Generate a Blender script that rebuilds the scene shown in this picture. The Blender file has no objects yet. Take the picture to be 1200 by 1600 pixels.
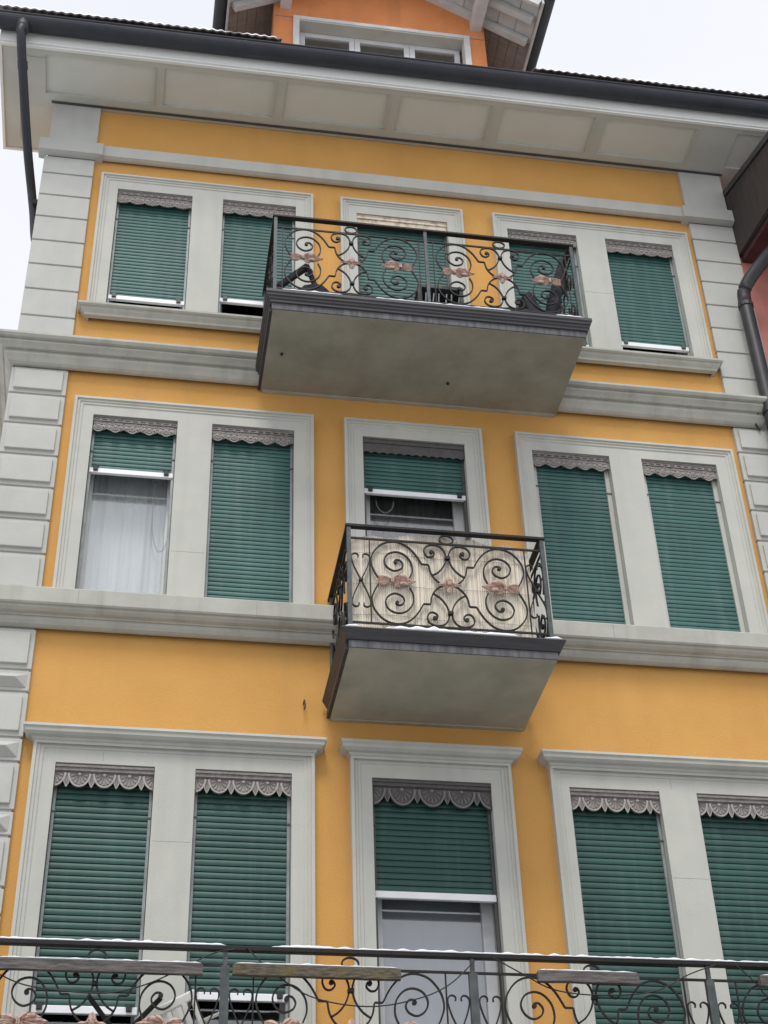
import bpy, math, random
from mathutils import Vector, Matrix, noise
R = math.radians
random.seed(7)
scene = bpy.context.scene
COL = scene.collection

# ------------------------------------------------------------------ camera
cam_d = bpy.data.cameras.new('camera')
cam = bpy.data.objects.new('camera', cam_d)
COL.objects.link(cam)
cr = Vector((0.9865748, -0.16065447, -0.02933108))
cu = Vector((-0.07325409, -0.59586174, 0.7997391))
cf = Vector((0.14595893, 0.78685381, 0.59963078))
m = Matrix((cr, cu, -cf)).transposed().to_4x4()
m.translation = Vector((0, -12, 1.6))
cam.matrix_world = m
cam_d.sensor_fit = 'HORIZONTAL'
cam_d.sensor_width = 36.0
cam_d.lens = 36.0 * 2421.91 / 1200.0
cam_d.clip_end = 2000
cam_d.clip_start = 0.1
scene.camera = cam

# ------------------------------------------------------------------ world, sun, exposure
w = bpy.data.worlds.new('World'); scene.world = w; w.use_nodes = True
nt = w.node_tree; nt.nodes.clear()
out = nt.nodes.new('ShaderNodeOutputWorld'); bg = nt.nodes.new('ShaderNodeBackground')
sky = nt.nodes.new('ShaderNodeTexSky'); sky.sky_type = 'NISHITA'; sky.sun_disc = False
sky.sun_elevation = R(57); sky.sun_rotation = R(194)
hsv = nt.nodes.new('ShaderNodeHueSaturation'); hsv.inputs['Saturation'].default_value = 0.35
hsv.inputs['Value'].default_value = 1.0
tc = nt.nodes.new('ShaderNodeTexCoord'); nz = nt.nodes.new('ShaderNodeTexNoise')
nz.inputs['Scale'].default_value = 2.2; nz.inputs['Detail'].default_value = 5; nz.inputs['Roughness'].default_value = 0.55
rp = nt.nodes.new('ShaderNodeValToRGB')
rp.color_ramp.elements[0].position = 0.3; rp.color_ramp.elements[0].color = (7.3, 7.45, 8.1, 1)
rp.color_ramp.elements[1].position = 0.7; rp.color_ramp.elements[1].color = (8.1, 8.2, 8.7, 1)
mx = nt.nodes.new('ShaderNodeMixRGB'); mx.inputs[0].default_value = 0.88
nt.links.new(tc.outputs['Generated'], nz.inputs['Vector']); nt.links.new(nz.outputs[0], rp.inputs[0])
nt.links.new(sky.outputs[0], hsv.inputs['Color']); nt.links.new(hsv.outputs[0], mx.inputs[1])
nt.links.new(rp.outputs[0], mx.inputs[2]); nt.links.new(mx.outputs[0], bg.inputs['Color'])
bg.inputs['Strength'].default_value = 0.1
nt.links.new(bg.outputs[0], out.inputs['Surface'])
sd = bpy.data.lights.new('sun', 'SUN'); sd.energy = 1.45; sd.angle = R(20); sd.color = (1.0, 0.97, 0.93)
sun = bpy.data.objects.new('sun', sd); COL.objects.link(sun)
sun.rotation_euler = (R(33), 0, R(-14))
vs = scene.view_settings
vs.view_transform = 'Standard'; vs.look = 'None'; vs.exposure = 0.36; vs.gamma = 1.0; vs.use_curve_mapping = False

# ------------------------------------------------------------------ materials
MATS = {}
def mat(name, col, rough=0.8, col2=None, scale=6.0, bump=0.0, bscale=60.0, metal=0.0, stretch=None,
        streak=None, spec=0.5, lo=0.35, hi=0.65, detail=6, obj_var=0.0):
    """procedural: base colour broken up by noise, optional vertical streaks, fine relief"""
    if name in MATS: return MATS[name]
    M = bpy.data.materials.new(name); M.use_nodes = True
    n = M.node_tree.nodes; l = M.node_tree.links
    b = n['Principled BSDF']; b.inputs['Roughness'].default_value = rough; b.inputs['Metallic'].default_value = metal
    b.inputs['Specular IOR Level'].default_value = spec
    t = n.new('ShaderNodeNewGeometry')
    mp = n.new('ShaderNodeMapping'); l.new(t.outputs['Position'], mp.inputs['Vector'])
    if stretch: mp.inputs['Scale'].default_value = stretch
    c2 = col2 or tuple(c * 0.86 for c in col)
    no = n.new('ShaderNodeTexNoise'); no.inputs['Scale'].default_value = scale; no.inputs['Detail'].default_value = detail
    no.inputs['Roughness'].default_value = 0.6
    l.new(mp.outputs[0], no.inputs['Vector'])
    r = n.new('ShaderNodeValToRGB'); l.new(no.outputs[0], r.inputs[0])
    r.color_ramp.elements[0].position = lo; r.color_ramp.elements[0].color = (*c2, 1)
    r.color_ramp.elements[1].position = hi; r.color_ramp.elements[1].color = (*col, 1)
    cur = r.outputs[0]
    if streak:
        sc, amt, sz = streak
        mp2 = n.new('ShaderNodeMapping'); mp2.inputs['Scale'].default_value = (sz, sz, sz * 0.07)
        l.new(t.outputs['Position'], mp2.inputs['Vector'])
        n2 = n.new('ShaderNodeTexNoise'); n2.inputs['Scale'].default_value = 1.0; n2.inputs['Detail'].default_value = 5
        l.new(mp2.outputs[0], n2.inputs['Vector'])
        r2 = n.new('ShaderNodeValToRGB'); l.new(n2.outputs[0], r2.inputs[0])
        r2.color_ramp.elements[0].position = 0.5; r2.color_ramp.elements[0].color = (0, 0, 0, 1)
        r2.color_ramp.elements[1].position = 0.78; r2.color_ramp.elements[1].color = (amt, amt, amt, 1)
        mm = n.new('ShaderNodeMixRGB'); l.new(r2.outputs[0], mm.inputs[0]); l.new(cur, mm.inputs[1])
        mm.inputs[2].default_value = (*sc, 1); cur = mm.outputs[0]
    if obj_var:
        oi = n.new('ShaderNodeObjectInfo'); mr = n.new('ShaderNodeMapRange')
        mr.inputs['To Min'].default_value = 1 - obj_var; mr.inputs['To Max'].default_value = 1 + obj_var * 0.6
        l.new(oi.outputs['Random'], mr.inputs['Value'])
        hv = n.new('ShaderNodeHueSaturation'); l.new(mr.outputs[0], hv.inputs['Value']); l.new(cur, hv.inputs['Color'])
        cur = hv.outputs[0]
    l.new(cur, b.inputs['Base Color'])
    if bump:
        nb = n.new('ShaderNodeTexNoise'); nb.inputs['Scale'].default_value = bscale; nb.inputs['Detail'].default_value = 4
        l.new(t.outputs['Position'], nb.inputs['Vector'])
        bp = n.new('ShaderNodeBump'); bp.inputs['Strength'].default_value = bump; bp.inputs['Distance'].default_value = 0.01
        l.new(nb.outputs[0], bp.inputs['Height']); l.new(bp.outputs[0], b.inputs['Normal'])
    MATS[name] = M
    return M

YEL = mat('yellow_stucco', (0.70, 0.385, 0.118), 0.93, (0.64, 0.342, 0.098), 1.3, 0.5, 85, spec=0.2,
          streak=((0.50, 0.27, 0.095), 0.30, 2.6), lo=0.3, hi=0.7)
TRIM = mat('grey_painted_stone', (0.56, 0.56, 0.50), 0.85, (0.51, 0.515, 0.465), 2.5, 0.18, 70, spec=0.25,
           streak=((0.36, 0.365, 0.33), 0.35, 5.0))
TRIMW = mat('weathered_grey_cornice', (0.50, 0.50, 0.44), 0.85, (0.43, 0.43, 0.375), 3.5, 0.2, 60, spec=0.25,
            streak=((0.24, 0.24, 0.20), 0.40, 7.0))
QUOIN = mat('grey_quoin_paint', (0.545, 0.55, 0.505), 0.88, (0.50, 0.505, 0.465), 3.0, 0.25, 80, spec=0.2,
            streak=((0.40, 0.40, 0.37), 0.25, 4.0), obj_var=0.03)
SOFF = mat('painted_soffit_boards', (0.58, 0.59, 0.53), 0.8, (0.53, 0.54, 0.485), 1.6, 0.1, 40, spec=0.3,
           streak=((0.40, 0.40, 0.34), 0.3, 2.0))
SOFP = mat('soffit_panel_paint', (0.70, 0.71, 0.65), 0.75, (0.64, 0.65, 0.59), 1.2, 0.1, 30, spec=0.3)
FASC = mat('fascia_paint', (0.86, 0.87, 0.83), 0.7, (0.77, 0.78, 0.74), 4, 0.1, 40, stretch=(0.4, 1, 4))
GUTR = mat('dark_sheet_metal', (0.045, 0.047, 0.056), 0.5, (0.034, 0.036, 0.045), 4.5, 0.08, 20, metal=0.25, stretch=(1, 1, 1))
PIPE2 = mat('dark_grey_pipe', (0.055, 0.055, 0.058), 0.45, (0.038, 0.038, 0.04), 5, 0.08, 20, metal=0.25)
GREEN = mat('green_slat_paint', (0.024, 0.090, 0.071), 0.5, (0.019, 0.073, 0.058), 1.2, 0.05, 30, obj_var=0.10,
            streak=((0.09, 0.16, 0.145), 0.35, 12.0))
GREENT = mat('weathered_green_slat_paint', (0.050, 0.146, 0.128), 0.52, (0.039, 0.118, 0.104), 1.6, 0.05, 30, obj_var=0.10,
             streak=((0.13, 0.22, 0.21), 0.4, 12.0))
GUIDE = mat('guide_rail_metal', (0.30, 0.33, 0.32), 0.5, (0.20, 0.23, 0.22), 6, metal=0.2)
GUIDED = mat('dark_guide_rail', (0.10, 0.105, 0.10), 0.55, (0.07, 0.075, 0.07), 6, metal=0.2)
ALU = mat('white_aluminium_bar', (0.92, 0.93, 0.94), 0.35, (0.86, 0.87, 0.88), 6)
BLK = mat('black_rubber', (0.02, 0.022, 0.022), 0.6)
VAL = mat('pink_grey_cast_valance', (0.285, 0.258, 0.238), 0.65, (0.18, 0.163, 0.152), 24, 0.2, 90)
VALC = mat('faded_cream_valance', (0.74, 0.65, 0.50), 0.75, (0.50, 0.42, 0.33), 14, 0.3, 90, lo=0.38, hi=0.52)
VALD = mat('dark_grey_valance', (0.115, 0.105, 0.10), 0.65, (0.085, 0.08, 0.078), 20, 0.2, 90)
VALR = mat('light_valance_relief', (0.43, 0.40, 0.37), 0.6, (0.34, 0.315, 0.29), 24)
IRON = mat('wrought_iron_paint', (0.017, 0.015, 0.013), 0.5, (0.010, 0.009, 0.008), 18, 0.25, 120, spec=0.3)
POST = mat('grey_green_iron_post', (0.085, 0.10, 0.10), 0.5, (0.05, 0.058, 0.06), 14, 0.25, 100, metal=0.2)
ROSE = mat('faded_pink_cast_leaf', (0.66, 0.475, 0.395), 0.8, (0.34, 0.225, 0.18), 34, 0.3, 120)
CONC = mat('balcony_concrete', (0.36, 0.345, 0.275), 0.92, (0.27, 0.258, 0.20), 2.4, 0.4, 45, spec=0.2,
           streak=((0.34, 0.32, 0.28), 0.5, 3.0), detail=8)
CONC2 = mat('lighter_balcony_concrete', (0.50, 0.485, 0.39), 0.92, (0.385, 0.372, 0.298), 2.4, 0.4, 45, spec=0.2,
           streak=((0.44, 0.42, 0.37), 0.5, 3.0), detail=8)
CONCF = mat('stained_slab_front', (0.155, 0.155, 0.16), 0.85, (0.075, 0.075, 0.08), 5, 0.3, 60, stretch=(4, 4, 0.5))
FLASH = mat('dark_zinc_edge', (0.060, 0.060, 0.064), 0.55, (0.04, 0.04, 0.043), 7, 0.12, 40, metal=0.2, stretch=(0.5, 1, 8))
WINF = mat('white_window_frame', (0.66, 0.67, 0.67), 0.45, (0.58, 0.59, 0.59), 6)
CURT = mat('white_curtain_cloth', (0.90, 0.90, 0.92), 0.95, (0.82, 0.82, 0.85), 5, stretch=(6, 6, 0.3))
CURTD = mat('grey_curtain_cloth', (0.22, 0.20, 0.20), 0.95, (0.14, 0.13, 0.13), 7, stretch=(6, 6, 0.3))
BLINDG = mat('blue_grey_blind_cloth', (0.40, 0.41, 0.46), 0.95, (0.37, 0.38, 0.43), 4)
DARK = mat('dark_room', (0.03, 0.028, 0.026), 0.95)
ORNG = mat('orange_stucco', (0.74, 0.285, 0.11), 0.92, (0.65, 0.245, 0.092), 2.0, 0.5, 70, spec=0.2,
           streak=((0.40, 0.16, 0.075), 0.4, 4.0))
WHTW = mat('white_painted_timber', (0.66, 0.67, 0.65), 0.7, (0.55, 0.56, 0.54), 5, 0.15, 50)
GRYB = mat('grey_boarded_eaves', (0.34, 0.32, 0.295), 0.85, (0.25, 0.235, 0.215), 5, 0.2, 40, stretch=(1, 5, 1))
TILE = mat('brown_clay_tile', (0.27, 0.235, 0.215), 0.85, (0.15, 0.13, 0.12), 12, 0.3, 60, obj_var=0.2)
SNOW = mat('snow', (0.90, 0.91, 0.93), 0.75, (0.84, 0.86, 0.90), 20, 0.4, 60)
BROWN = mat('dark_brown_boards', (0.050, 0.037, 0.032), 0.8, (0.034, 0.026, 0.023), 4, 0.25, 40, stretch=(8, 8, 0.6))
REDB = mat('oxblood_timber', (0.085, 0.022, 0.024), 0.7, (0.055, 0.016, 0.018), 8, 0.2, 50)
PINK = mat('pink_stucco', (0.60, 0.245, 0.20), 0.92, (0.52, 0.205, 0.17), 2.5, 0.4, 70, spec=0.2)
PLANK = mat('weathered_grey_plank', (0.16, 0.145, 0.135), 0.9, (0.075, 0.068, 0.066), 5, 0.6, 50, stretch=(1.2, 6, 12), lo=0.4, hi=0.6)
MOSS = mat('mossy_brown_plank', (0.15, 0.125, 0.085), 0.95, (0.052, 0.047, 0.035), 9, 0.6, 60, lo=0.38, hi=0.6, stretch=(1.5, 6, 9), streak=((0.16, 0.13, 0.02), 0.7, 7.0))
PLAST = mat('white_plastic', (0.80, 0.79, 0.75), 0.4, (0.74, 0.73, 0.69), 5)
DCLOTH = mat('dark_grey_cloth', (0.035, 0.036, 0.044), 0.9, (0.022, 0.023, 0.028), 9, 0.4, 60)
CABLE = mat('black_cable', (0.018, 0.018, 0.018), 0.6)
CORD = mat('grey_cord', (0.33, 0.34, 0.36), 0.7)
ASPH = mat('wet_asphalt', (0.34, 0.34, 0.345), 0.6, (0.10, 0.10, 0.10), 1, 0.4, 90)
SLUSH = mat('snowy_ground', (0.62, 0.63, 0.65), 0.85, (0.26, 0.26, 0.27), 0.7, 0.4, 20, lo=0.35, hi=0.5)
PAVE = mat('pavement_slabs', (0.66, 0.66, 0.66), 0.8, (0.45, 0.45, 0.45), 1.2, 0.3, 50)
OPPW = mat('pale_render', (0.46, 0.44, 0.40), 0.9)

def reed():
    M = bpy.data.materials.new('reed_mat'); M.use_nodes = True
    n = M.node_tree.nodes; l = M.node_tree.links; b = n['Principled BSDF']; b.inputs['Roughness'].default_value = 0.85
    t = n.new('ShaderNodeNewGeometry')
    mp = n.new('ShaderNodeMapping'); mp.inputs['Scale'].default_value = (120, 1, 0.4); l.new(t.outputs['Position'], mp.inputs[0])
    no = n.new('ShaderNodeTexNoise'); no.inputs['Scale'].default_value = 1; no.inputs['Detail'].default_value = 3; l.new(mp.outputs[0], no.inputs[0])
    r = n.new('ShaderNodeValToRGB'); l.new(no.outputs[0], r.inputs[0])
    r.color_ramp.elements[0].position = .28; r.color_ramp.elements[0].color = (.58, .52, .42, 1)
    r.color_ramp.elements[1].position = .62; r.color_ramp.elements[1].color = (.88, .83, .72, 1)
    mp2 = n.new('ShaderNodeMapping'); mp2.inputs['Scale'].default_value = (34, 1, 1.0); l.new(t.outputs['Position'], mp2.inputs[0])
    n2 = n.new('ShaderNodeTexNoise'); n2.inputs['Scale'].default_value = 1; n2.inputs['Detail'].default_value = 6; n2.inputs['Roughness'].default_value = .7; l.new(mp2.outputs[0], n2.inputs[0])
    # rain stains run down from the top edge of the mat
    sx = n.new('ShaderNodeSeparateXYZ'); l.new(t.outputs['Position'], sx.inputs[0])
    mr = n.new('ShaderNodeMapRange'); mr.inputs['From Min'].default_value = 8.6; mr.inputs['From Max'].default_value = 9.7
    mr.inputs['To Min'].default_value = -0.10; mr.inputs['To Max'].default_value = 0.12; l.new(sx.outputs['Z'], mr.inputs['Value'])
    ad = n.new('ShaderNodeMath'); ad.operation = 'ADD'; l.new(n2.outputs[0], ad.inputs[0]); l.new(mr.outputs[0], ad.inputs[1])
    r2 = n.new('ShaderNodeValToRGB'); l.new(ad.outputs[0], r2.inputs[0])
    r2.color_ramp.elements[0].position = .52; r2.color_ramp.elements[0].color = (0, 0, 0, 1)
    r2.color_ramp.elements[1].position = .74; r2.color_ramp.elements[1].color = (.42, .42, .42, 1)
    m2 = n.new('ShaderNodeMixRGB'); l.new(r2.outputs[0], m2.inputs[0]); l.new(r.outputs[0], m2.inputs[1]); m2.inputs[2].default_value = (.26, .18, .13, 1)
    l.new(m2.outputs[0], b.inputs['Base Color'])
    return M
REED = reed()
def glass():
    M = bpy.data.materials.new('window_glass'); M.use_nodes = True
    n = M.node_tree.nodes; l = M.node_tree.links; n.clear()
    o = n.new('ShaderNodeOutputMaterial'); g = n.new('ShaderNodeBsdfGlossy'); g.inputs['Roughness'].default_value = .012
    tr = n.new('ShaderNodeBsdfTransparent'); tr.inputs[0].default_value = (.94, .96, .955, 1)
    lw = n.new('ShaderNodeValue'); lw.outputs[0].default_value = 0.15
    mxs = n.new('ShaderNodeMixShader')
    t = n.new('ShaderNodeNewGeometry'); nb = n.new('ShaderNodeTexNoise'); nb.inputs['Scale'].default_value = 2.5
    l.new(t.outputs['Position'], nb.inputs[0]); bp = n.new('ShaderNodeBump'); bp.inputs['Strength'].default_value = .01; bp.inputs['Distance'].default_value = .01
    l.new(nb.outputs[0], bp.inputs['Height']); l.new(bp.outputs[0], g.inputs['Normal'])
    l.new(lw.outputs[0], mxs.inputs[0]); l.new(tr.outputs[0], mxs.inputs[1]); l.new(g.outputs[0], mxs.inputs[2]); l.new(mxs.outputs[0], o.inputs[0])
    return M
GLASS = glass()

# ------------------------------------------------------------------ mesh helpers
class MB:
    def __init__(s): s.v = []; s.f = []; s.m = []; s.mi = 0
    def add(s, vs, fs):
        o = len(s.v); s.v += [tuple(v) for v in vs]; s.f += [tuple(i + o for i in f) for f in fs]; s.m += [s.mi] * len(fs)
        return s
    def box(s, x0, x1, y0, y1, z0, z1):
        return s.add([(x0,y0,z0),(x1,y0,z0),(x1,y1,z0),(x0,y1,z0),(x0,y0,z1),(x1,y0,z1),(x1,y1,z1),(x0,y1,z1)],
                     [(0,3,2,1),(4,5,6,7),(0,1,5,4),(1,2,6,5),(2,3,7,6),(3,0,4,7)])
    def obox(s, a, b, wd, ht, up=Vector((0,0,1))):
        """bar from a to b with section wd (sideways) x ht (along up)"""
        a = Vector(a); b = Vector(b); d = (b - a).normalized(); sd = d.cross(up)
        if sd.length < 1e-4: sd = Vector((1,0,0))
        sd.normalize(); u = sd.cross(d).normalized()
        vs = [p + sd * sx * wd / 2 + u * sz * ht / 2 for p in (a, b) for sx, sz in ((-1,-1),(1,-1),(1,1),(-1,1))]
        return s.add(vs, [(0,1,2,3),(7,6,5,4),(0,4,5,1),(1,5,6,2),(2,6,7,3),(3,7,4,0)])
    def sweep(s, path, sec, closed=False, caps=True):
        """sec(i) -> list of ring points at path index i"""
        rings = [sec(i) for i in range(len(path))]; k = len(rings[0]); o = []
        vs = [p for r_ in rings for p in r_]; n = len(rings)
        fs = []
        for i in range(n - 1 + (1 if closed else 0)):
            j = (i + 1) % n
            for q in range(k):
                fs.append((i*k+q, i*k+(q+1) % k, j*k+(q+1) % k, j*k+q))
        if caps and not closed: fs += [tuple(range(k))[::-1], tuple((n-1)*k + q for q in range(k))]
        return s.add(vs, fs)
    def tube(s, path, r, k=8, closed=False):
        path = [Vector(p) for p in path]; n = len(path)
        def sec(i):
            a = path[max(i-1, 0)] if not closed else path[i-1]; b = path[min(i+1, n-1)] if not closed else path[(i+1) % n]
            d = (b - a).normalized(); ref = Vector((0,0,1)) if abs(d.z) < .9 else Vector((1,0,0))
            u = d.cross(ref).normalized(); v = d.cross(u)
            rr = r[i] if isinstance(r, (list, tuple)) else r
            return [path[i] + (u * math.cos(t) + v * math.sin(t)) * rr for t in [2*math.pi*q/k for q in range(k)]]
        return s.sweep(path, sec, closed)
    def strap(s, pts, wd=0.012, dp=0.018, closed=False):
        """flat iron bar along 2D points (x,z) in the plane y=0"""
        n = len(pts)
        def sec(i):
            a = pts[i-1] if (closed or i) else pts[0]; b = pts[(i+1) % n] if (closed or i < n-1) else pts[-1]
            dx, dz = b[0]-a[0], b[1]-a[1]; L = math.hypot(dx, dz) or 1; nx, nz_ = -dz/L*wd/2, dx/L*wd/2
            x, z = pts[i]
            return [(x+nx,-dp/2,z+nz_),(x-nx,-dp/2,z-nz_),(x-nx,dp/2,z-nz_),(x+nx,dp/2,z+nz_)]
        return s.sweep(pts, sec, closed)
    def prism(s, poly, x0, x1):
        """poly [(y,z)] extruded along x"""
        n = len(poly); vs = [(x0,y,z) for y,z in poly] + [(x1,y,z) for y,z in poly]
        return s.add(vs, [tuple(range(n)), tuple(range(2*n-1, n-1, -1))] + [(i, i+n, (i+1)%n+n, (i+1)%n) for i in range(n)])
    def plate(s, xs, zs, holes, y0, y1):
        xs = sorted(set(xs)); zs = sorted(set(zs))
        for i in range(len(xs)-1):
            for j in range(len(zs)-1):
                cx, cz = (xs[i]+xs[i+1])/2, (zs[j]+zs[j+1])/2
                if any(a < cx < b and c < cz < d for a,b,c,d in holes): continue
                s.box(xs[i], xs[i+1], y0, y1, zs[j], zs[j+1])
        return s
    def ball(s, c, r, k=8):
        c = Vector(c); rr = (r, r, r) if not isinstance(r, tuple) else r; vs = []; fs = []
        for i in range(1, 5):
            ph = math.pi * i / 5
            for q in range(k):
                t = 2*math.pi*q/k
                vs.append((c.x + rr[0]*math.sin(ph)*math.cos(t), c.y + rr[1]*math.sin(ph)*math.sin(t), c.z + rr[2]*math.cos(ph)))
        for i in range(3):
            for q in range(k): fs.append((i*k+q, i*k+(q+1)%k, (i+1)*k+(q+1)%k, (i+1)*k+q))
        vs += [(c.x,c.y,c.z+rr[2]), (c.x,c.y,c.z-rr[2])]; a = 4*k
        for q in range(k): fs += [(a,(q+1)%k,q), (a+1,3*k+q,3*k+(q+1)%k)]
        return s.add(vs, fs)
    def mesh(s, name, mats, smooth=False):
        me = bpy.data.meshes.new(name); me.from_pydata(s.v, [], s.f)
        for mm in (mats if isinstance(mats, (list, tuple)) else [mats]): me.materials.append(mm)
        if isinstance(mats, (list, tuple)):
            for p, i in zip(me.polygons, s.m): p.material_index = i
        me.validate(); me.update()
        import bmesh
        bm = bmesh.new(); bm.from_mesh(me); bmesh.ops.recalc_face_normals(bm, faces=bm.faces); bm.to_mesh(me); bm.free()
        if smooth:
            for p in me.polygons: p.use_smooth = True
        return me
    def build(s, name, mats, parent=None, smooth=False, bevel=0):
        return link(name, s.mesh(name, mats, smooth), parent, bevel=bevel)
def link(name, me, parent=None, loc=(0,0,0), rz=0, scale=(1,1,1), bevel=0):
    o = bpy.data.objects.new(name, me); COL.objects.link(o); o.location = loc; o.rotation_euler = (0,0,rz); o.scale = scale
    if parent: o.parent = parent
    if bevel:
        b = o.modifiers.new('bevel', 'BEVEL'); b.width = bevel; b.segments = 2; b.limit_method = 'ANGLE'
    return o
def tag(o, label=None, cat=None, group=None, kind=None):
    if label: o['label'] = label
    if cat: o['category'] = cat
    if group: o['group'] = group
    if kind: o['kind'] = kind
    return o
def spline(pts, n=8, closed=False):
    out_ = []; k = len(pts)
    for i in range(k if closed else k-1):
        g = lambda j: pts[j % k] if closed else pts[min(max(j,0),k-1)]
        p0,p1,p2,p3 = g(i-1),g(i),g(i+1),g(i+2)
        for q in range(n):
            t = q/n
            out_.append(tuple(0.5*((2*b)+(-a+c)*t+(2*a-5*b+4*c-d)*t*t+(-a+3*b-3*c+d)*t**3) for a,b,c,d in zip(p0,p1,p2,p3)))
    if not closed: out_.append(tuple(pts[-1]))
    return out_
def course(prof, x0, x1, ends=(True, True), back=0.06, sideback=None):
    """moulding profile [(p,z)] swept along the facade with mitred returns"""
    mb = MB(); n = len(prof); lines = []
    for p, z in prof:
        L = []
        if ends[0]: L.append((x0-p, (sideback if sideback else back), z)); L.append((x0-p, -p, z))
        else: L.append((x0, -p, z))
        if ends[1]: L.append((x1+p, -p, z)); L.append((x1+p, back, z))
        else: L.append((x1, -p, z))
        lines.append(L)
    k = len(lines[0]); vs = [q for L in lines for q in L]
    fs = [(i*k+j, i*k+j+1, (i+1)*k+j+1, (i+1)*k+j) for i in range(n-1) for j in range(k-1)]
    if not ends[0]:
        vs += [(x0, back, prof[0][1]), (x0, back, prof[-1][1])]; fs.append(tuple([i*k for i in range(n)] + [len(vs)-1, len(vs)-2]))
    if not ends[1]:
        vs += [(x1, back, prof[0][1]), (x1, back, prof[-1][1])]; fs.append(tuple([i*k+k-1 for i in range(n)] + [len(vs)-1, len(vs)-2]))
    mb.add(vs, fs)
    return mb
def frame_mould(mb, prof, x0, x1, z0, z1, back=0.06):
    """architrave moulding: prof [(inset, y)] round left, top and right"""
    vs = []; n = len(prof)
    for d, y in prof: vs += [(x0+d,y,z0),(x0+d,y,z1-d),(x1-d,y,z1-d),(x1-d,y,z0)]
    fs = [(i*4+j, i*4+j+1, (i+1)*4+j+1, (i+1)*4+j) for i in range(n-1) for j in range(3)]
    mb.add(vs, fs)
    mb.add([(x0+d, y, z0) for d, y in prof] + [(x0+prof[-1][0], back, z0)], [tuple(range(n+1))])
    mb.add([(x1-d, y, z0) for d, y in prof] + [(x1-prof[-1][0], back, z0)], [tuple(range(n+1))])

# ------------------------------------------------------------------ ground
g = MB().box(-400, 400, -400, 400, -1.0, -0.14).build('ground', SLUSH); tag(g, kind='structure')
g = MB().box(-60, 60, -16.5, -3.2, -0.5, -0.10).build('road', ASPH); tag(g, kind='structure')
g = MB().box(-60, 60, -3.2, 0.02, -0.5, 0.0).build('pavement', PAVE); tag(g, kind='structure')
g = MB().box(-60, 60, -20.0, -16.5, -0.5, 0.01).build('pavement', PAVE); tag(g, kind='structure')

# ------------------------------------------------------------------ the yellow house
house = bpy.data.objects.new('yellow_house', None); COL.objects.link(house)
tag(house, 'tall yellow corner house with grey trim, green roller shutters and two iron balconies', 'house')
OP = {'a': (-0.67, 0.162), 'b': (0.507, 1.334), 'c': (2.034, 3.093), 'd': (3.805, 4.634), 'e': (4.981, 5.803)}
T1, T2, T3 = 15.02, 11.697, 7.842
B1, B2, B3 = 13.15, 9.49, 4.75
openings = []
for r_, (t, b, cb) in enumerate(((T1, B1, 12.46), (T2, B2, 8.60), (T3, B3, B3))):
    for k in 'abcde':
        x0, x1 = OP[k]; openings.append((r_ + 1, k, x0, x1, (cb if k == 'c' else b), t))
XL, XR = -1.515, 6.625
holes = [(x0-.02, x1+.02, z0-.02, z1+.02) for _, _, x0, x1, z0, z1 in openings]
mb = MB()
mb.plate([XL+.02, XR-.02] + [h[0] for h in holes] + [h[1] for h in holes], [0, 16.37] + [h[2] for h in holes] + [h[3] for h in holes], holes, 0.05, 0.42)
mb.box(XL+.02, XL+.4, 0.421, 9.5, 0, 16.37).box(XR-.4, XR-.02, 0.421, 9.5, 0, 16.37).box(XL+.4, XR-.4, 9.2, 9.5, 0, 16.37)
wall = mb.build('wall', YEL, house)
tag(wall, 'yellow stucco wall')
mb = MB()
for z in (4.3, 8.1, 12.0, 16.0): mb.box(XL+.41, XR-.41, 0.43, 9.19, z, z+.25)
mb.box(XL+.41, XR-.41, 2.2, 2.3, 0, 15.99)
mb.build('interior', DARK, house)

# surrounds
PROF = [(0, .05), (0, -.030), (.028, -.034), (.034, -.016), (.056, -.020), (.062, -.008), (.085, -.010), (.094, -.001), (.094, .01)]
def surround(name, x0, x1, z0, z1, hs):
    mb = MB()
    mb.plate([x0+.09, x1-.09] + [h[0] for h in hs] + [h[1] for h in hs], [z0, z1-.09] + [h[2] for h in hs] + [h[3] for h in hs], hs, 0.0, 0.30)
    frame_mould(mb, PROF, x0, x1, z0, z1)
    return mb.build('window_surround', TRIM, house)
for row, zt in ((1, 15.235), (2, 11.903), (3, 8.06)):
    for ks, x0, x1 in (('ab', -0.868, 1.53), ('c', 1.845, 3.28), ('de', 3.635, 6.01)):
        hs = [(o[2], o[3], o[4], o[5]) for o in openings if o[0] == row and o[1] in ks]
        zb = min(h[2] for h in hs)
        if ks == 'c': zb -= .02
        surround('s', x0, x1, zb - (.0 if ks == 'c' else .02), zt, hs)
# sills under the top row
sill = [(0, 13.155), (.10, 13.145), (.115, 13.13), (.115, 13.105), (.10, 13.09), (.085, 13.085), (.075, 13.06), (.05, 13.03), (.045, 13.005), (0, 12.995)]
for a, b in ((-0.83, 1.50), (3.70, 5.97)):
    course(sill, a, b).build('window_sill', TRIMW, house)
# head cornices, lowest row
head = [(0, 8.165), (.13, 8.14), (.135, 8.115), (.12, 8.10), (.115, 8.075), (.09, 8.055), (.06, 8.045), (.05, 8.03), (.038, 8.022), (.035, 8.0)]
for a, b in ((-0.83, 1.49), (1.885, 3.24), (3.68, 5.97)):
    course(head, a, b).build('head_cornice', TRIM, house)
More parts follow.
